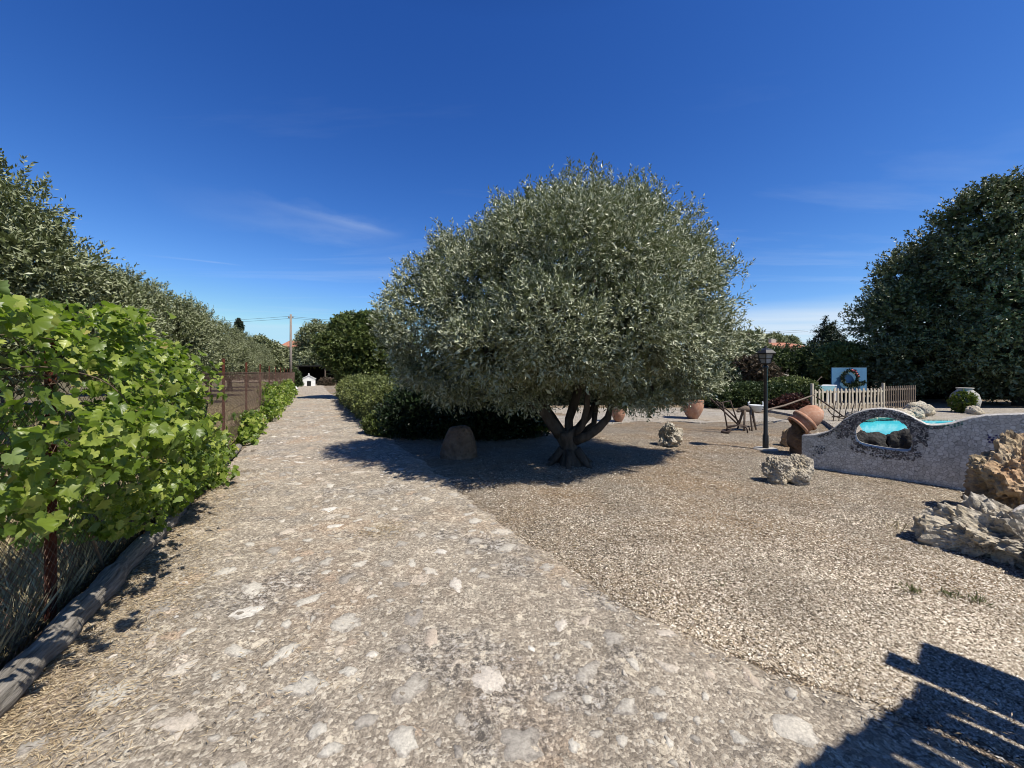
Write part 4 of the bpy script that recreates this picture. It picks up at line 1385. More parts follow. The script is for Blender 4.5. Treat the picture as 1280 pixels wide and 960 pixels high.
# big rocks at the right edge
rk = rock('boulder', Vector((4.42, 3.46, -.10)), (1.15, .80, .48), M['limestone'], 34, 6, .50, .24, rz=-.65)
tag(rk, 'large grey limestone boulder on the gravel at the right edge under the bleached driftwood', 'boulder')
rk = rock('boulder', Vector((5.60, 4.36, -.06)), (1.0, .62, .80), M['ochre'], 45, 6, .46, .26, rz=.3)
tag(rk, 'tall ochre boulder full of holes in front of the mosaic wall', 'boulder')
rk = rock('boulder', Vector((4.45, 3.02, -.1)), (.9, .55, .40), M['limestone'], 37, 6, .48, .22, rz=.2)
tag(rk, 'low grey boulder at the very right edge, below the driftwood', 'boulder')
dw = MB()
p0 = Vector((4.40, 3.52, .345)); p1 = Vector((5.5, 3.40, .37))
dw.tube([p0.lerp(p1, t) + Vector((0, .03 * math.sin(t * 7), .02 * math.sin(t * 5))) for t in np.linspace(0, 1, 24)],
        [.02 + .065 * math.sin(min(1, t * 4) * 1.5) for t in np.linspace(0, 1, 24)], 14, .25, 4)
tag(dw.build('driftwood', M['driftwood'], None, True), 'bleached driftwood log resting on the grey boulder at the right edge', 'driftwood')

# ---- lamp post
LB = gnd(957, 563)
lamp = empty('lamp_post', LB, 'black garden lamp post with a hexagonal lantern on the gravel', 'lamp post')
kz = LB.y / F
m_ = MB(); m_.lathe([(.001, .05), (.20, .05), (.22, .03), (.22, -.03)], (0, 0, 0), None, 20); m_.build('base', M['concrete'], lamp)
m_ = MB(); m_.lathe([(.055, .05), (.055, .30), (.040, .34), (.036, 1.0), (.034, 1.66), (.05, 1.68), (.05, 1.71), (.03, 1.74)], (0, 0, 0), None, 16); m_.build('pole', M['black'], lamp, True)
ln_ = MB(); ln_.lathe([(.03, 1.74), (.09, 1.76), (.10, 1.78), (.001, 1.785)], (0, 0, 0), None, 6)
lant = ln_.build('lantern', M['black'], lamp)
m_ = MB(); m_.lathe([(.092, 1.78), (.148, 1.965)], (0, 0, 0), None, 6); m_.build('glass', M['lampglass'], lant)
m_ = MB()
for k in range(6):
    a = k * math.pi / 3
    m_.tube([(.10 * math.cos(a), .10 * math.sin(a), 1.775), (.157 * math.cos(a), .157 * math.sin(a), 1.97)], .009, 5)
m_.tube([(.128 * math.cos(k * math.pi / 3), .128 * math.sin(k * math.pi / 3), 1.875) for k in range(7)], .006, 4)
m_.build('frame', M['black'], lant)
m_ = MB(); m_.lathe([(.001, 1.96), (.20, 1.962), (.205, 1.985), (.13, 2.05), (.05, 2.085), (.025, 2.10), (.03, 2.12), (.001, 2.14)], (0, 0, 0), None, 6); m_.build('lamp_roof', M['black'], lant)

# ---- old plough and seat frame
PO = gnd(915, 541); Yp = PO.y
pl_ = empty('plough', PO, 'rusty antique iron plough with two tall handles standing on the gravel', 'plough')


def pp(px, py, dy=0.0): return at(px, py, Yp + dy) - PO


m_ = MB()
m_.tube([pp(888, 498, .1), pp(905, 514, .05), pp(923, 531, 0)], .022, 7)
m_.build('handle', M['iron'], pl_, True)
m_ = MB()
m_.tube([pp(895, 501, .5), pp(912, 515, .4), pp(925, 528, .3)], .020, 7)
m_.build('handle', M['iron'], pl_, True)
m_ = MB()
m_.tube([pp(903, 503), pp(906, 518), pp(909, 534)], .018, 7)
m_.tube([pp(913, 501, .3), pp(918, 516, .3), pp(923, 530, .3)], .018, 7)
m_.tube([pp(893, 503), pp(903, 503), pp(913, 501, .3)], .012, 6)
m_.build('upright', M['iron'], pl_, True)
m_ = MB()
m_.tube([pp(908, 541), pp(909, 533), pp(920, 531.5), pp(931, 533), pp(934, 537), pp(935, 544)], .020, 8)
m_.tube([pp(909, 535, .3), pp(926, 531, .3), pp(936, 533, .35), pp(938, 540, .4)], .016, 7)
m_.build('frame', M['iron'], pl_, True)
m_ = MB()
sh = [pp(901, 541), pp(911, 543, -.1), pp(914, 538.5), pp(905, 539, .15)]
m_.add([tuple(v) for v in sh] + [tuple(v + Vector((0, 0, .05))) for v in sh], [(0, 1, 2, 3), (7, 6, 5, 4), (0, 4, 5, 1), (1, 5, 6, 2), (2, 6, 7, 3), (3, 7, 4, 0)])
m_.build('blade', M['iron'], pl_)
m_ = MB(); m_.tube([pp(922, 514, .3), pp(935, 513, .6), pp(948, 515, .9), pp(980, 507, 1.8), pp(1018, 493.5, 3.0)], [.035, .035, .03, .028, .025], 8, .1)
m_.build('beam', M['wood'], pl_, True)

SO = gnd(938, 541.5) + Vector((0, .45, 0)); Ysd = SO.y
sd_o = empty('work_stand', SO, 'old dark wooden stand with splayed legs behind the plough carrying a white planter', 'stand')


def ps(px, py, dy=0.0): return at(px, py, Ysd + dy) - SO


m_ = MB(); m_.tube([ps(923, 513), ps(932, 511), ps(942, 513)], [.05, .085, .06], 10, .2); m_.build('top', M['wood'], sd_o, True)
for (a, b) in (((931, 513, -.05), (930, 531, -.1)), ((938, 513, -.05), (940, 540, -.1)), ((940, 513, .1), (945, 539, .2)), ((929, 513, .1), (922, 524, .4))):
    q = ps(*b); q.z = max(q.z, 0) if b[1] > 535 else 0.0
    m_ = MB(); m_.tube([ps(*a), ps(*a).lerp(q, .5), q], [.035, .03, .022], 8, .15); m_.build('leg', M['wood'], sd_o, True)
pt = ps(945, 514) + SO
p = empty('planter', pt, 'small white planter bowl on the dark wooden stand', 'planter')
m_ = MB(); m_.lathe([(.001, 0), (.12, 0), (.19, .16), (.20, .17), (.17, .17), (.12, .04), (.001, .04)], (0, 0, 0), None, 20); m_.build('bowl', M['cloth'], p, True)
for s in (-1, 1):
    m_ = MB(); m_.tube([(s * .185, 0, .15), (s * .21, 0, .24), (s * .17, 0, .25)], .018, 6)
    m_.build('handle', M['cloth'], p, True)

# ---- toppled jar on rocks
for (px, pyb, Y, dim, sd_, mat, lab) in ((999, 556, 7.75, (.34, .34, .64), 51, 'brownstone', 'brown upright rock holding up the toppled terracotta jar'),
                                         (1022, 552, 7.7, (.45, .35, .42), 53, 'limestone', 'pale rock under the back end of the toppled terracotta jar'),
                                         (986, 552, 8.6, (.30, .28, .42), 55, 'ochre', 'brown rock left behind the toppled jar')):
    rk = rock('rock', G(px, Y) + Vector((0, 0, -.05)), dim, M[mat], sd_, 4, .28, .15)
    tag(rk, lab, 'rock', 'rocks under the toppled jar')
jar = empty('terracotta_jar', at(1009, 523, 7.55), 'toppled terracotta jar with a thick rim band propped on rocks', 'jar')
ax = Vector((.66, -.12, .60)).normalized()                     # from mouth to base
Mj = ax.to_track_quat('Z', 'Y').to_matrix()
m_ = MB(); m_.lathe([(.17, -.24), (.20, -.22), (.225, -.10), (.225, .05), (.19, .20), (.11, .30), (.001, .31)], (0, 0, 0), Mj, 30); m_.build('body', M['terracotta'], jar, True)
m_ = MB(); m_.lathe([(.24, -.10), (.255, -.085), (.255, -.04), (.232, -.02)], (0, 0, 0), Mj, 30); m_.build('band', M['terracotta'], jar, True)
m_ = MB(); m_.lathe([(.20, -.26), (.235, -.25), (.24, -.215), (.21, -.20)], (0, 0, 0), Mj, 30); m_.build('rim', M['terracotta'], jar, True)
m_ = MB(); m_.lathe([(.168, -.235), (.19, -.05), (.15, .15), (.001, .2)], (0, 0, 0), Mj, 30); m_.build('inside', M['brownstone'], jar, True)

jar.scale = (.9, .9, .9)
# ---- mosaic wall
WA = Vector((4.84, 6.67, 0)); WD = Vector((.71, -.70, 0)).normalized()
WN = Vector((-WD.y * -1, WD.x * -1, 0))
WN = Vector((-.70, -.71, 0)).normalized()


def wt(px):
    k = (px - 640) / F
    return (k * WA.y - WA.x) / (WD.x - k * WD.y)


def wz(px, py):
    t = wt(px); Y = WA.y + WD.y * t
    return t, CH - (py - HZ) / F * Y


top_px = [(1003, 545), (1018, 544), (1035, 540), (1046, 533), (1055, 525), (1065, 519), (1075, 515), (1088, 512), (1100, 511), (1114, 512), (1127, 515.5), (1139, 521), (1150, 527), (1158, 531), (1165, 532), (1177, 531.5), (1190, 530), (1202, 526.5), (1215, 523), (1232, 520), (1250, 519), (1280, 518)]
hole_px = [(1068, 543), (1070, 535), (1077, 528), (1088, 523), (1101, 520.5), (1114, 522), (1126, 526.5), (1135, 534), (1140, 545), (1141, 556), (1138, 563.5), (1128, 564), (1112, 562.5), (1096, 560), (1082, 557), (1072, 553)]
outer = [wz(*q) for q in top_px] + [(2.8, 1.09), (4.2, 1.10), (4.2, -.1), (0, -.1)]
hole = [wz(*q) for q in hole_px]
TH = .20
cu = bpy.data.curves.new('wall_outline', 'CURVE'); cu.dimensions = '2D'; cu.fill_mode = 'BOTH'; cu.extrude = TH / 2; cu.bevel_depth = .008; cu.bevel_resolution = 1


def spline(pts):
    s = cu.splines.new('POLY'); s.points.add(len(pts) - 1); s.use_cyclic_u = True
    for q, (a, b) in zip(s.points, pts): q.co = (a, b, 0, 1)


def smooth_closed(pts, n=4):
    out = []
    L = len(pts)
    for i in range(L):
        p0, p1, p2, p3 = (Vector(pts[(i + j - 1) % L]) for j in range(4))
        for k in range(n):
            t = k / n
            out.append(tuple(.5 * ((2 * p1) + (p2 - p0) * t + (2 * p0 - 5 * p1 + 4 * p2 - p3) * t * t + (3 * p1 - p0 - 3 * p2 + p3) * t ** 3)))
    return out


hole_s = smooth_closed(hole)
spline(outer); spline(hole_s)
tmp = bpy.data.objects.new('outline_tmp', cu); COL.objects.link(tmp)
bpy.context.view_layer.update()
me = bpy.data.meshes.new_from_object(tmp.evaluated_get(bpy.context.evaluated_depsgraph_get()))
bpy.data.objects.remove(tmp); bpy.data.curves.remove(cu)
wall = empty('mosaic_wall', WA, 'wavy white mosaic garden wall with a rounded opening onto the pool', 'garden wall')
WM = Matrix((WD, Vector((0, 0, 1)), WN)).transposed()         # local x along wall, y up, z towards the viewer
for v in me.vertices: v.co = WM @ Vector((v.co.x, v.co.y, v.co.z - TH / 2))
me.name = 'wall_body'; me.materials.clear(); me.materials.append(M['mosaic'])
link(bpy.data.objects.new('wall_body', me), wall)


def wl(t, z, d=0.0): return WM @ Vector((t, z, d))


def chips(name, pts, mat, size, seed, parent=wall, d=.006):
    r = random.Random(seed); m_ = MB()
    for (t, z) in pts:
        n = r.choice((4, 5, 5, 6)); a0 = r.random() * 6.28; s = size * r.uniform(.6, 1.15)
        ring = [(t + s * r.uniform(.7, 1) * math.cos(a0 + 6.283 * k / n), z + s * r.uniform(.7, 1) * math.sin(a0 + 6.283 * k / n)) for k in range(n)]
        h = d * r.uniform(.6, 1.3)
        V = [wl(a, b, -.002) for a, b in ring] + [wl(t + (a - t) * .9, z + (b - z) * .9, h + .008) for a, b in ring]
        m_.add(V, [tuple(range(n, 2 * n))] + [(k, (k + 1) % n, n + (k + 1) % n, n + k) for k in range(n)])
    return m_.build(name, mat, parent)


def topz(t): return np.interp(t, [a for a, b in outer[:24]], [b for a, b in outer[:24]])


def inside_hole(t, z):
    c = False; n = len(hole_s); j = n - 1
    for i in range(n):
        (xi, yi), (xj, yj) = hole_s[i], hole_s[j]
        if (yi > z) != (yj > z) and t < (xj - xi) * (z - yi) / (yj - yi) + xi: c = not c
        j = i
    return c


def hole_dist(t, z): return min(math.hypot(t - a, z - b) for a, b in hole_s)


r = random.Random(77); pts = []
tries = 0
while len(pts) < 620 and tries < 30000:
    tries += 1
    t = r.uniform(.2, 1.75); z = r.uniform(.25, 1.06)
    if inside_hole(t, z) or z > topz(t) - .012: continue
    dh_ = hole_dist(t, z); dt = topz(t) - z
    zc = .62
    ok = dh_ < .022 + .03 * r.random() and r.random() < .9
    if z > .55 and .45 < t < 1.45 and dt < .30 and dh_ < .22 and r.random() < .85: ok = True     # arch over the opening
    if dt < .05 and r.random() < .8 and t < 1.6: ok = True
    if z < .45 and .6 < t < 1.5 and dh_ < .13 and r.random() < .16: ok = True                      # loose chips under it
    if not ok: continue
    if any((t - a) ** 2 + (z - b) ** 2 < .019 ** 2 for a, b in pts): continue
    pts.append((t, z))
chips('border', pts, M['rimchip'], .021, 5)
c = wz(1025, 562)
fl = [(c[0] + rr * math.cos(a) * 1.1, c[1] + rr * math.sin(a)) for rr, n in ((.0, 1), (.03, 6), (.058, 11)) for a in np.linspace(0, 6.283, n, endpoint=False)]
chips('mosaic_flower', fl, M['flowerchip'], .019, 6)
c = wz(1256, 551)
fl = [(c[0] + .035 * i + .012 * (j % 2), c[1] + .03 * j) for j in range(-3, 3) for i in range(-4, 5) if abs(i) <= 4 - (j < -1) * 2 and not (j == 2 and i % 2)]
chips('mosaic_bloom', fl, M['violet'], .021, 7)
fl = [(t, topz(t) - .012 - .028 * j) for t in np.arange(1.42, 1.80, .032) for j in range(2) if r.random() < .8]
chips('green_border', fl, M['greenchip'], .018, 8)
fl = [(r.uniform(.05, 3), r.uniform(.12, .8)) for _ in range(22)]
chips('scattered_chip', [q for q in fl if not inside_hole(*q) and hole_dist(*q) > .05 and q[1] < topz(q[0]) - .05], M['rimchip'], .014, 9)

# rocks behind the wall opening, rim of the pool
spots = [(6.35, 7.15, .62, .62, 61, 'shade-painted rock behind the wall opening, left of the water'), (6.85, 6.95, .70, .66, 62, 'shade-painted rock in the middle of the wall opening'),
         (7.35, 6.75, .70, .56, 63, 'shade-painted rock at the right of the wall opening'), (7.9, 6.3, .8, .5, 64, 'shade-painted rock just right of the opening, hidden by the wall')]
for (x, y, w_, h_, sd_, lab) in spots:
    rk = rock('rock', Vector((x, y, -.10)), (w_, .6, h_), M['shadedrock'], sd_, 4, .25, .1)
    tag(rk, lab, 'rock', 'rocks along the near pool edge')
for k, (px, py, Y, dim, lab) in enumerate([(1143, 526, 12.9, (.55, .45, .34), 'pale rock on the pool edge, left of the pair seen above the wall'), (1151, 519, 13.6, (.80, .55, .46), 'pale rough rock on the terrace behind the wall dip, above its twin'),
                                           (1078, 531, 12.4, (.8, .6, .34), 'sandy rock at the far left corner of the pool'), (1100, 527, 12.7, (.9, .6, .34), 'sandy rock on the far pool edge in the middle of the opening'),
                                           (1122, 527, 12.7, (.9, .6, .34), 'sandy rock on the far pool edge at the right of the opening'),
                                           (1217, 519, 14.1, (.45, .35, .30), 'small pale rock at the foot of the ivy covered jar')]):
    g = G(px, Y)
    rk = rock('rock', g + Vector((0, 0, .06)), dim, M['limestone'], 70 + k, 4, .38, .2)
    tag(rk, lab, 'rock', 'pale rocks round the pool')

# ivy covered jar
g = G(1206, 14.8); g.z = .10
ij = empty('large_jar', g, 'big clay jar wrapped in yellow green ivy on the pool terrace', 'jar')
m_ = MB(); m_.lathe([(.001, 0), (.26, 0), (.46, .22), (.52, .48), (.44, .74), (.27, .90), (.25, .95), (.30, .97), (.29, 1.0), (.22, .99), (.2, .9)], (0, 0, 0), None, 32); m_.build('body', M['concrete'], ij, True)
foliage('ivy', [(-.20, -.12, .46, .42, .44, .46)], M['ivy'], ij, n=620, K=8, tl=.14, ln=.085, lw=.06, seed=120, amp=.3, inward=.2, zmin=-1, core=False, jit=1.2, cut=lambda P: (P[:, 0] < .12 + .18 * fnoise(P * 4, 3)) & (P[:, 2] < .95))
ij.scale = (.80, .80, .92)

# ---- picket fence by the pool
A = gnd(1016, 515.5); B_ = gnd(1103, 513)
pf = empty('picket_fence', A, 'low bleached wooden picket fence between hedge and pool terrace', 'picket fence')
dv = (B_ - A); Lf = dv.length; du = dv.normalized(); T = Matrix.Rotation(math.atan2(du.y, du.x), 3, 'Z')
for z in (.30, .80):
    m_ = MB(); m_.box(du * (Lf / 2) + Vector((0, 0, z)), (Lf + .1, .035, .075), T, .004); m_.build('rail', M['picket'], pf)
n = 19
pr = random.Random(3)
for k in range(n):
    m_ = MB(); hh = .93 + pr.uniform(-.03, .03); t = (k + .5) / n * Lf
    Mp = T @ Matrix.Rotation(pr.uniform(-.03, .03), 3, 'Y')
    q = du * t + Mp @ Vector((0, -.030, 0))
    pro = [(-.04, .06), (.04, .06), (.04, hh - .04), (0, hh), (-.04, hh - .04)]
    V = [q + Mp @ Vector((x, -.010, z)) for x, z in pro] + [q + Mp @ Vector((x, .010, z)) for x, z in pro]
    m_.add(V, [(0, 1, 2, 3, 4), (9, 8, 7, 6, 5)] + [(i, i + 5, (i + 1) % 5 + 5, (i + 1) % 5) for i in range(5)])
    m_.build('picket', M['picket'], pf)
for t in (-.02, Lf + .06):
    m_ = MB(); m_.box(du * t + Vector((0, .01, .57)), (.085, .085, 1.14), T, .006); m_.build('post', M['picket'], pf)
# continuation; its darker wood colour paints in the shade under the trees
A2 = B_ + du * .12; B2 = Vector((A2.x + 2.6, A2.y + 1.3, 0))
pf2 = empty('picket_fence', A2, 'picket fence with deep shade painted in as dark wood, under the big trees beyond the terrace', 'picket fence')
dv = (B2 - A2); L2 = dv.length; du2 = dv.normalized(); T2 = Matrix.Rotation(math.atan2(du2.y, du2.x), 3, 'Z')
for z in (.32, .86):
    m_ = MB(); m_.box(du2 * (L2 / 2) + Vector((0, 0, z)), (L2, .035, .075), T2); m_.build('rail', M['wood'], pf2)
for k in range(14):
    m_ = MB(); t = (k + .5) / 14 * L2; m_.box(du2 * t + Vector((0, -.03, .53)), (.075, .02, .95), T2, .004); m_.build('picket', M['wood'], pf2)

# iron hay rake in front of the fence
HO = gnd(1062, 531)
hr = empty('hay_rake', HO, 'rusty iron hay rake with curved tines in front of the picket fence', 'hay rake')


def ph(px, py, dy=0.0): return at(px, py, HO.y + dy) - HO


m_ = MB(); m_.tube([ph(1020, 496, .6), ph(1040, 510, .3), ph(1052, 519), ph(1066, 527)], .022, 7); m_.tube([ph(1040, 521), ph(1056, 520.5), ph(1078, 521)], .020, 7); m_.build('frame', M['iron'], hr, True)
for (x, bow) in ((1042, 3), (1049, 4), (1056, 5), (1064, 5), (1072, 4)):
    m_ = MB(); m_.tube([ph(x + bow, 501), ph(x + bow * .3, 512), ph(x, 521), ph(x - 1, 531)], .012, 6); m_.build('tine', M['iron'], hr, True)
m_ = MB(); m_.tube([ph(1056 + 22 * math.cos(a), 507 + 16 * math.sin(a), .1) for a in np.linspace(0.2, 2.9, 16)], .016, 6); m_.build('hoop', M['iron'], hr, True)

# blue board with wreath, white covered chest
bb = at(1061, 474, 19.2)
bd = empty('blue_board', (bb.x, bb.y, 0), 'pale blue panel standing behind the picket fence with a dark wreath on it', 'board')
m_ = MB(); m_.box((0, 0, bb.z), (1.68, .05, 1.10), None, .006); m_.build('panel', M['blue'], bd)
for s in (-.7, .7):
    m_ = MB(); m_.box((s, .06, bb.z / 2), (.07, .06, bb.z + .2)); m_.build('post', M['wood'], bd)
wr = empty('wreath', at(1061, 473, 19.12) + Vector((0, 0, 0)), 'dark leafy wreath with red flowers and a trailing tail on the blue board', 'wreath')
rngw = np.random.default_rng(4)
tw = rngw.random(420) * 2 * math.pi
C = np.stack([np.cos(tw) * .36 + rngw.normal(size=420) * .035, -.03 - .06 * rngw.random(420), np.sin(tw) * .36 + rngw.normal(size=420) * .035], 1)
tt = rngw.random(260)
C2 = np.stack([-.1 + .85 * tt, -.03 - .07 * rngw.random(260), -.36 + .10 * tt ** 2 * 2 + rngw.normal(size=260) * .075 * (1 - tt * .8)], 1)
C = np.concatenate([C, C2])
dirs = nrm(np.stack([rngw.normal(size=len(C)), -.5 * np.ones(len(C)), rngw.normal(size=len(C))], 1))
V, Fc = leaf_quads(rngw, C, dirs, .12, .05)
mesh_fast('leaves', V, Fc, M['darkshrub'], wr, np.repeat(rngw.random(len(C)), 4))
m_ = MB()
for (x, z) in ((.12, .38), (.24, .33), (.30, .22), (.36, .12), (.06, .40)):
    m_.lathe([(.001, -.03), (.04, -.02), (.05, 0), (.03, .03), (.001, .035)], (x, -.11, z), Matrix.Rotation(1.57, 3, 'X'), 8)
m_.build('flower', M['flower'], wr, True)
m_ = MB(); m_.tube([(math.cos(a) * .36, -.03, math.sin(a) * .36) for a in np.linspace(0, 6.2832, 24)], .035, 7); m_.build('ring', M['stem'], wr, True)
tb_ = at(1029, 488, 18.6)
ct = empty('covered_table', (tb_.x, tb_.y, 0), 'low table with a white sheet and teal cloth left of the blue board', 'table')
m_ = MB(); m_.box((0, 0, .98), (.86, .55, .05), None, .01); m_.build('sheet', M['cloth'], ct)
m_ = MB(); m_.box((-.02, -.255, .80), (.72, .03, .30), None, .005); m_.build('cloth', M['teal'], ct)
for sx_ in (-.39, .39):
    for sy in (-.22, .22):
        m_ = MB(); m_.box((sx_, sy, .48), (.05, .05, .95)); m_.build('leg', M['white'], ct)
m_ = MB(); m_.tube([(-.35, .1, 1.0), (.0, .15, 1.35)], .015, 6); m_.tube([(.0, .15, 1.35), (.05, .15, 1.36)], .03, 6); m_.build('handle', M['wood'], ct)

# ---- hedges and bushes on the right
def box_hedge_lobes(pts, wid, h, seed): return hedge_lobes(pts, wid, h, seed, .6)


a = G(885, 18.0); b = G(1012, 18.2); o = (a + b) / 2
lob = [(x - o.x, y - o.y, z, p_, q_, s_) for x, y, z, p_, q_, s_ in box_hedge_lobes([a, b], .62, 1.08, 8)]
bush('hedge', o, lob, M['hedge'], 'clipped dark green hedge behind the plough', 'hedge', n=2800, K=10, tl=.2, ln=.08, lw=.045, seed=130, amp=.08, freq=2, zmin=-1, keep=.8)
o = G(990, 18.6)
bush('bush', o, px_lobes(18.6, [(985, 484, 26, 11, 0, .7), (1003, 490, 18, 14, .2, .6)], o), M['hedge_light'], 'loose leafy bush rising over the right end of the clipped hedge', 'bush', n=900, K=10, tl=.26, ln=.10, lw=.05, seed=131, zmin=-.3)
o = G(985, 16.2)
bush('red_plant', o, px_lobes(16.2, [(978, 508, 14, 7, 0, .4), (993, 505, 12, 9, 0, .4)], o), M['redplant'], 'low dark red leaved plant behind the toppled jar', 'plant', n=260, K=9, tl=.2, ln=.10, lw=.05, seed=132, zmin=-.2)
o = G(938, 21)
bush('flowering_bush', o, px_lobes(21, [(938, 460, 20, 16, 0, .9), (925, 468, 18, 16, .4, .8), (955, 468, 17, 15, .2, .8)], o), M['brownbush'], 'pinkish brown faded bush behind the lamp post', 'bush', n=1100, K=10, tl=.3, ln=.11, lw=.06, seed=133)
a = G(905, 25); b = G(1070, 25); o = (a + b) / 2
lob = []
r = random.Random(9)
for k in range(14):
    px = 905 + k * 12.5
    c = at(px, 452, 25)
    lob.append((c.x - o.x, c.y - o.y, 1.5, .8, .9, 1.75 * r.uniform(.9, 1.05)))
bush('tall_hedge', o, lob, M['hedge'], 'tall dark hedge in front of the orange roofed house', 'hedge', n=3600, K=10, tl=.35, ln=.13, lw=.07, seed=134, amp=.12, freq=1.2, zmin=-1, keep=.8)
o = G(1050, 23)
bush('bush', o, px_lobes(23, [(1050, 446, 26, 18, 0, 1.0), (1035, 455, 18, 16, 0, .9), (1068, 455, 22, 20, .2, .9)], o), M['hedge_light'], 'yellow green bush directly above the blue board', 'bush', n=1200, K=10, tl=.32, ln=.12, lw=.06, seed=135)
o = G(1035, 29)
lob = []
for k in range(9):
    py = 402 + k * 6.5; rr = 3 + k * 3.6
    c = at(1034 + (5 if k % 2 else -3), py, 29)
    lob.append((c.x - o.x, 0, c.z, rr * 29 / 500, rr * 29 / 500, .42))
tree('conifer_tree', o, lob, M['conifer'], 'dark ragged conifer between the orange roof and the big right hand trees', 'conifer', n=1700, K=10, tl=.55, ln=.13, lw=.04, seed=136, amp=.35, freq=1.5, tr=.14, inward=.6, zmin=-1)
o = G(800, 20)
lob = []
for k in range(22):
    px = 640 + k * 12.5
    lob.append((at(px, 0, 20).x - o.x, r.uniform(-.3, .3), 1.05, .75, .8, 1.15 * r.uniform(.85, 1.15)))
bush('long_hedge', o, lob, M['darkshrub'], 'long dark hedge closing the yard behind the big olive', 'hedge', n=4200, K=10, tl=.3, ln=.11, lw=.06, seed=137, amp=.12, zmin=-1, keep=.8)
for k, (px, Y, top, rr, lab) in enumerate([(968, 60, 417, 12, 'rounded far tree seen left over the orange roof'), (985, 70, 420, 9, 'small far tree seen right over the orange roof'), (935, 40, 415, 18, 'grey green tree right behind the olive crown')]):
    o = G(px, Y)
    tree('broadleaf_tree', o, px_lobes(Y, [(px, top + rr, rr, rr, 0, 2), (px + rr * .8, top + rr * 1.9, rr, rr, 0, 2), (px - rr * .8, top + rr * 1.9, rr, rr, 0, 2)], o), M['olive_far'], lab, 'tree', 'far trees on the right', n=900, K=9, tl=.6, ln=.30, lw=.12, seed=140 + k, freq=.6)

# ---- big dark trees on the right
o = G(1195, 22)
lob = px_lobes(22, [(1172, 385, 72, 72, 0, 2.6), (1116, 398, 42, 46, -.5, 1.7), (1130, 352, 36, 36, 0, 1.4), (1175, 330, 50, 44, .4, 1.8), (1132, 450, 34, 38, -.3, 1.6), (1150, 450, 60, 40, -1, 2), (1215, 440, 60, 46, -.8, 2), (1200, 390, 46, 50, -1.2, 1.6)], o)
tree('holm_oak', o, lob, M['oak'], 'dark holm oak behind the picket fence, left and lower of the two big trees', 'oak tree', 'big dark oaks', n=6500, K=12, tl=.5, ln=.14, lw=.07, seed=150, amp=.30, freq=.9, inward=.4, zmin=-1, tr=.28, sprays=500, gap=(.9, .30))
o = G(1280, 19)
lob = px_lobes(19, [(1290, 330, 95, 95, 0, 3), (1215, 285, 45, 42, .6, 1.8), (1255, 262, 50, 44, .2, 1.9), (1320, 270, 70, 65, 0, 2.4), (1230, 330, 50, 48, -.2, 1.9), (1285, 420, 90, 56, -.6, 2.6), (1340, 400, 80, 80, -1, 2.6), (1270, 380, 50, 45, -1.6, 1.6), (1300, 470, 90, 30, 0, 2.5)], o)
tree('holm_oak', o, lob, M['oak'], 'tallest dark holm oak cut by the right frame edge above the mosaic wall', 'oak tree', 'big dark oaks', n=8500, K=12, tl=.5, ln=.14, lw=.07, seed=151, amp=.30, freq=.9, inward=.4, zmin=-1, tr=.3, sprays=600, gap=(.9, .30))
a = G(1115, 24); b = G(1330, 24); o = (a + b) / 2  # hedge mass whose near-black leaf colour paints in the shade under the oaks
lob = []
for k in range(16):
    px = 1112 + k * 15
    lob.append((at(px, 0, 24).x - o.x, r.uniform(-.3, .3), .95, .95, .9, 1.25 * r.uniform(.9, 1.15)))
bush('shade_hedge', o, lob, M['darkshrub'], 'hedge painted nearly black for the shade beneath the holm oaks', 'hedge', n=3200, K=10, tl=.35, ln=.13, lw=.07, seed=152, amp=.12, zmin=-1, keep=.8)

# weeds in the gravel
for k, (px, py, n_, sc, lab) in enumerate([(1140, 742, 26, .10, 'left weed tuft in the gravel below the big grey boulder'), (1188, 748, 22, .08, 'middle weed tuft in the gravel below the big grey boulder'), (1222, 756, 24, .09, 'right weed tuft in the gravel below the big grey boulder'),
                                          (905, 735, 12, .06, 'tiny weed in the gravel near the middle of the yard'), (1122, 665, 16, .16, 'dry wispy weed at the left tip of the big grey boulder'), (690, 708, 14, .05, 'small weed at the right edge of the drive')]):
    g = gnd(px, py); rngk = np.random.default_rng(200 + k)
    nn = int(n_ * 1.5)
    C = np.stack([rngk.normal(size=nn) * sc * .30, rngk.normal(size=nn) * sc * .30, np.zeros(nn) + rngk.random(nn) * sc * .3], 1)
    D = nrm(np.stack([rngk.normal(size=nn) * .6, rngk.normal(size=nn) * .6, np.ones(nn)], 1))
    V, Fc = leaf_quads(rngk, C, D, sc * .6, .007)
    o = mesh_fast('weed', V, Fc, M['drygrass'] if k == 4 else M['weed'], None, np.repeat(rngk.random(nn), 4)); o.location = g
    tag(o, lab, 'weed', 'weeds in the gravel')

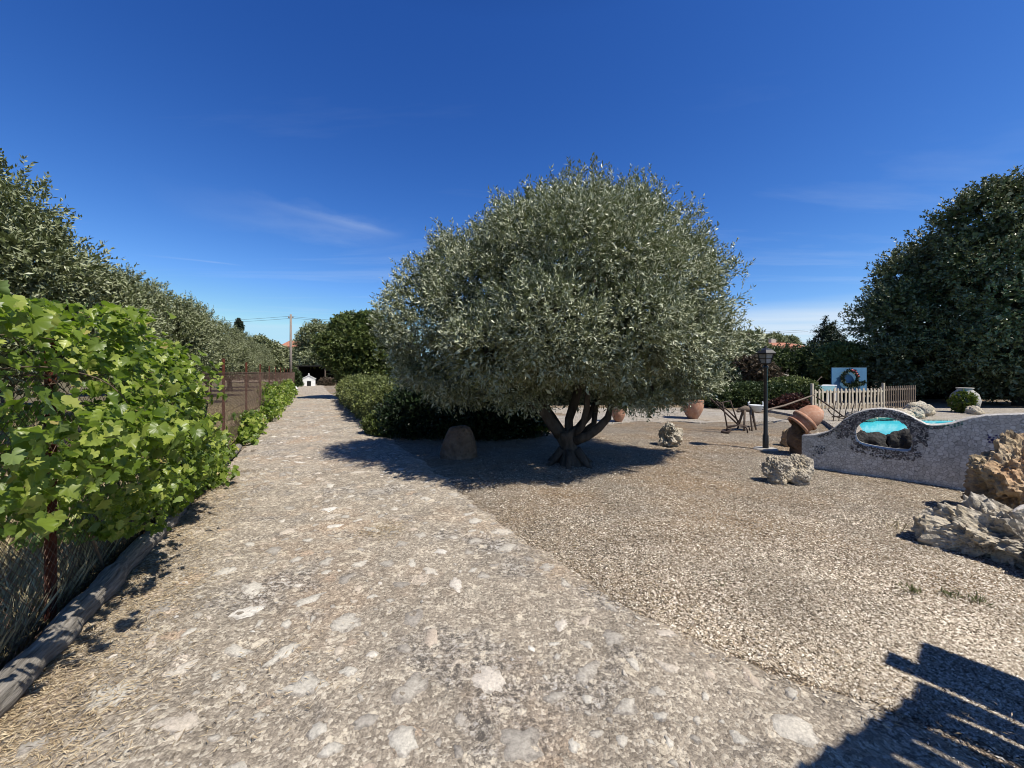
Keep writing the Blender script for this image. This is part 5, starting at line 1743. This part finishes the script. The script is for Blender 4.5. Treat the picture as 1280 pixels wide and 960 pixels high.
# far woodland that closes the horizon
rng = np.random.default_rng(300)
n = 26000
ang_ = np.radians(-75 + 150 * rng.random(n)); dist_ = 95 + 40 * rng.random(n)
x = np.sin(ang_) * dist_; y = np.cos(ang_) * dist_
hmax = 5.2 + 1.8 * fnoise(np.stack([ang_ * 18, ang_ * 0, ang_ * 0], -1), 8, 3)
z = hmax * rng.random(n) ** .6
V, Fc = leaf_quads(rng, np.stack([x, y, z], 1), nrm(rng.normal(size=(n, 3))), 1.6, .9)
tag(mesh_fast('far_woodland', V, Fc, M['woodland'], rnd=np.repeat(rng.random(n), 4)), 'far low woodland along the horizon', 'woodland', kind='stuff')

# ================================================================== PERGOLA behind the viewer on the right (casts the slatted shadow)
ZP = 2.5
offx, offy = SUN_AZ.x * ZP / math.tan(SUN_EL), SUN_AZ.y * ZP / math.tan(SUN_EL)
e_ = Vector((.915, .40, 0)).normalized(); b_ = Vector((.62, -.785, 0)).normalized()
F0 = Vector((1.95 + offx, 1.98 + offy, 0))
pg = empty('pergola', (F0.x, F0.y, 0), 'wooden pergola beside the viewer casting the slatted shadow at the lower right', 'pergola')
Tb = Matrix((b_, Vector((0, 0, 1)).cross(b_), Vector((0, 0, 1)))).transposed()


def plank(name, start, L, wd, z=ZP):
    m_ = MB(); c = start + b_ * (L / 2); m_.box((c.x - F0.x, c.y - F0.y, z), (L, wd, .03), Tb, .003)
    return m_.build(name, M['wood'], pg)


for k in range(14):
    plank('roof_board', F0 + e_ * (-.128 - .165 * k) + b_ * .02, 3.4, .138)
m_ = MB(); c = F0 + e_ * (-1.2) + b_ * .06
Te = Matrix((e_, Vector((0, 0, 1)).cross(e_), Vector((0, 0, 1)))).transposed()
m_.box((c.x - F0.x, c.y - F0.y, ZP - .04), (2.5, .10, .045), Te); m_.build('beam', M['wood'], pg)
plank('roof_board', F0 + e_ * .052 + b_ * .0, 3.5, .168, ZP - .002)
plank('roof_board', Vector((2.055 + offx, 2.215 + offy, 0)), 3.6, .14, ZP + .004)
plank('roof_board', Vector((2.16 + offx, 2.15 + offy, 0)), 3.5, .13, ZP)
plank('roof_board', Vector((2.30 + offx, 2.27 + offy, 0)), 3.6, .24, ZP + .004)
for s, t in ((.15, .5), (-2.3, .5), (.15, 3.0), (-2.3, 3.0)):
    c = F0 + e_ * s + b_ * t
    m_ = MB(); m_.box((c.x - F0.x, c.y - F0.y, ZP / 2 - .04), (.10, .10, ZP - .08), Te); m_.build('post', M['wood'], pg)
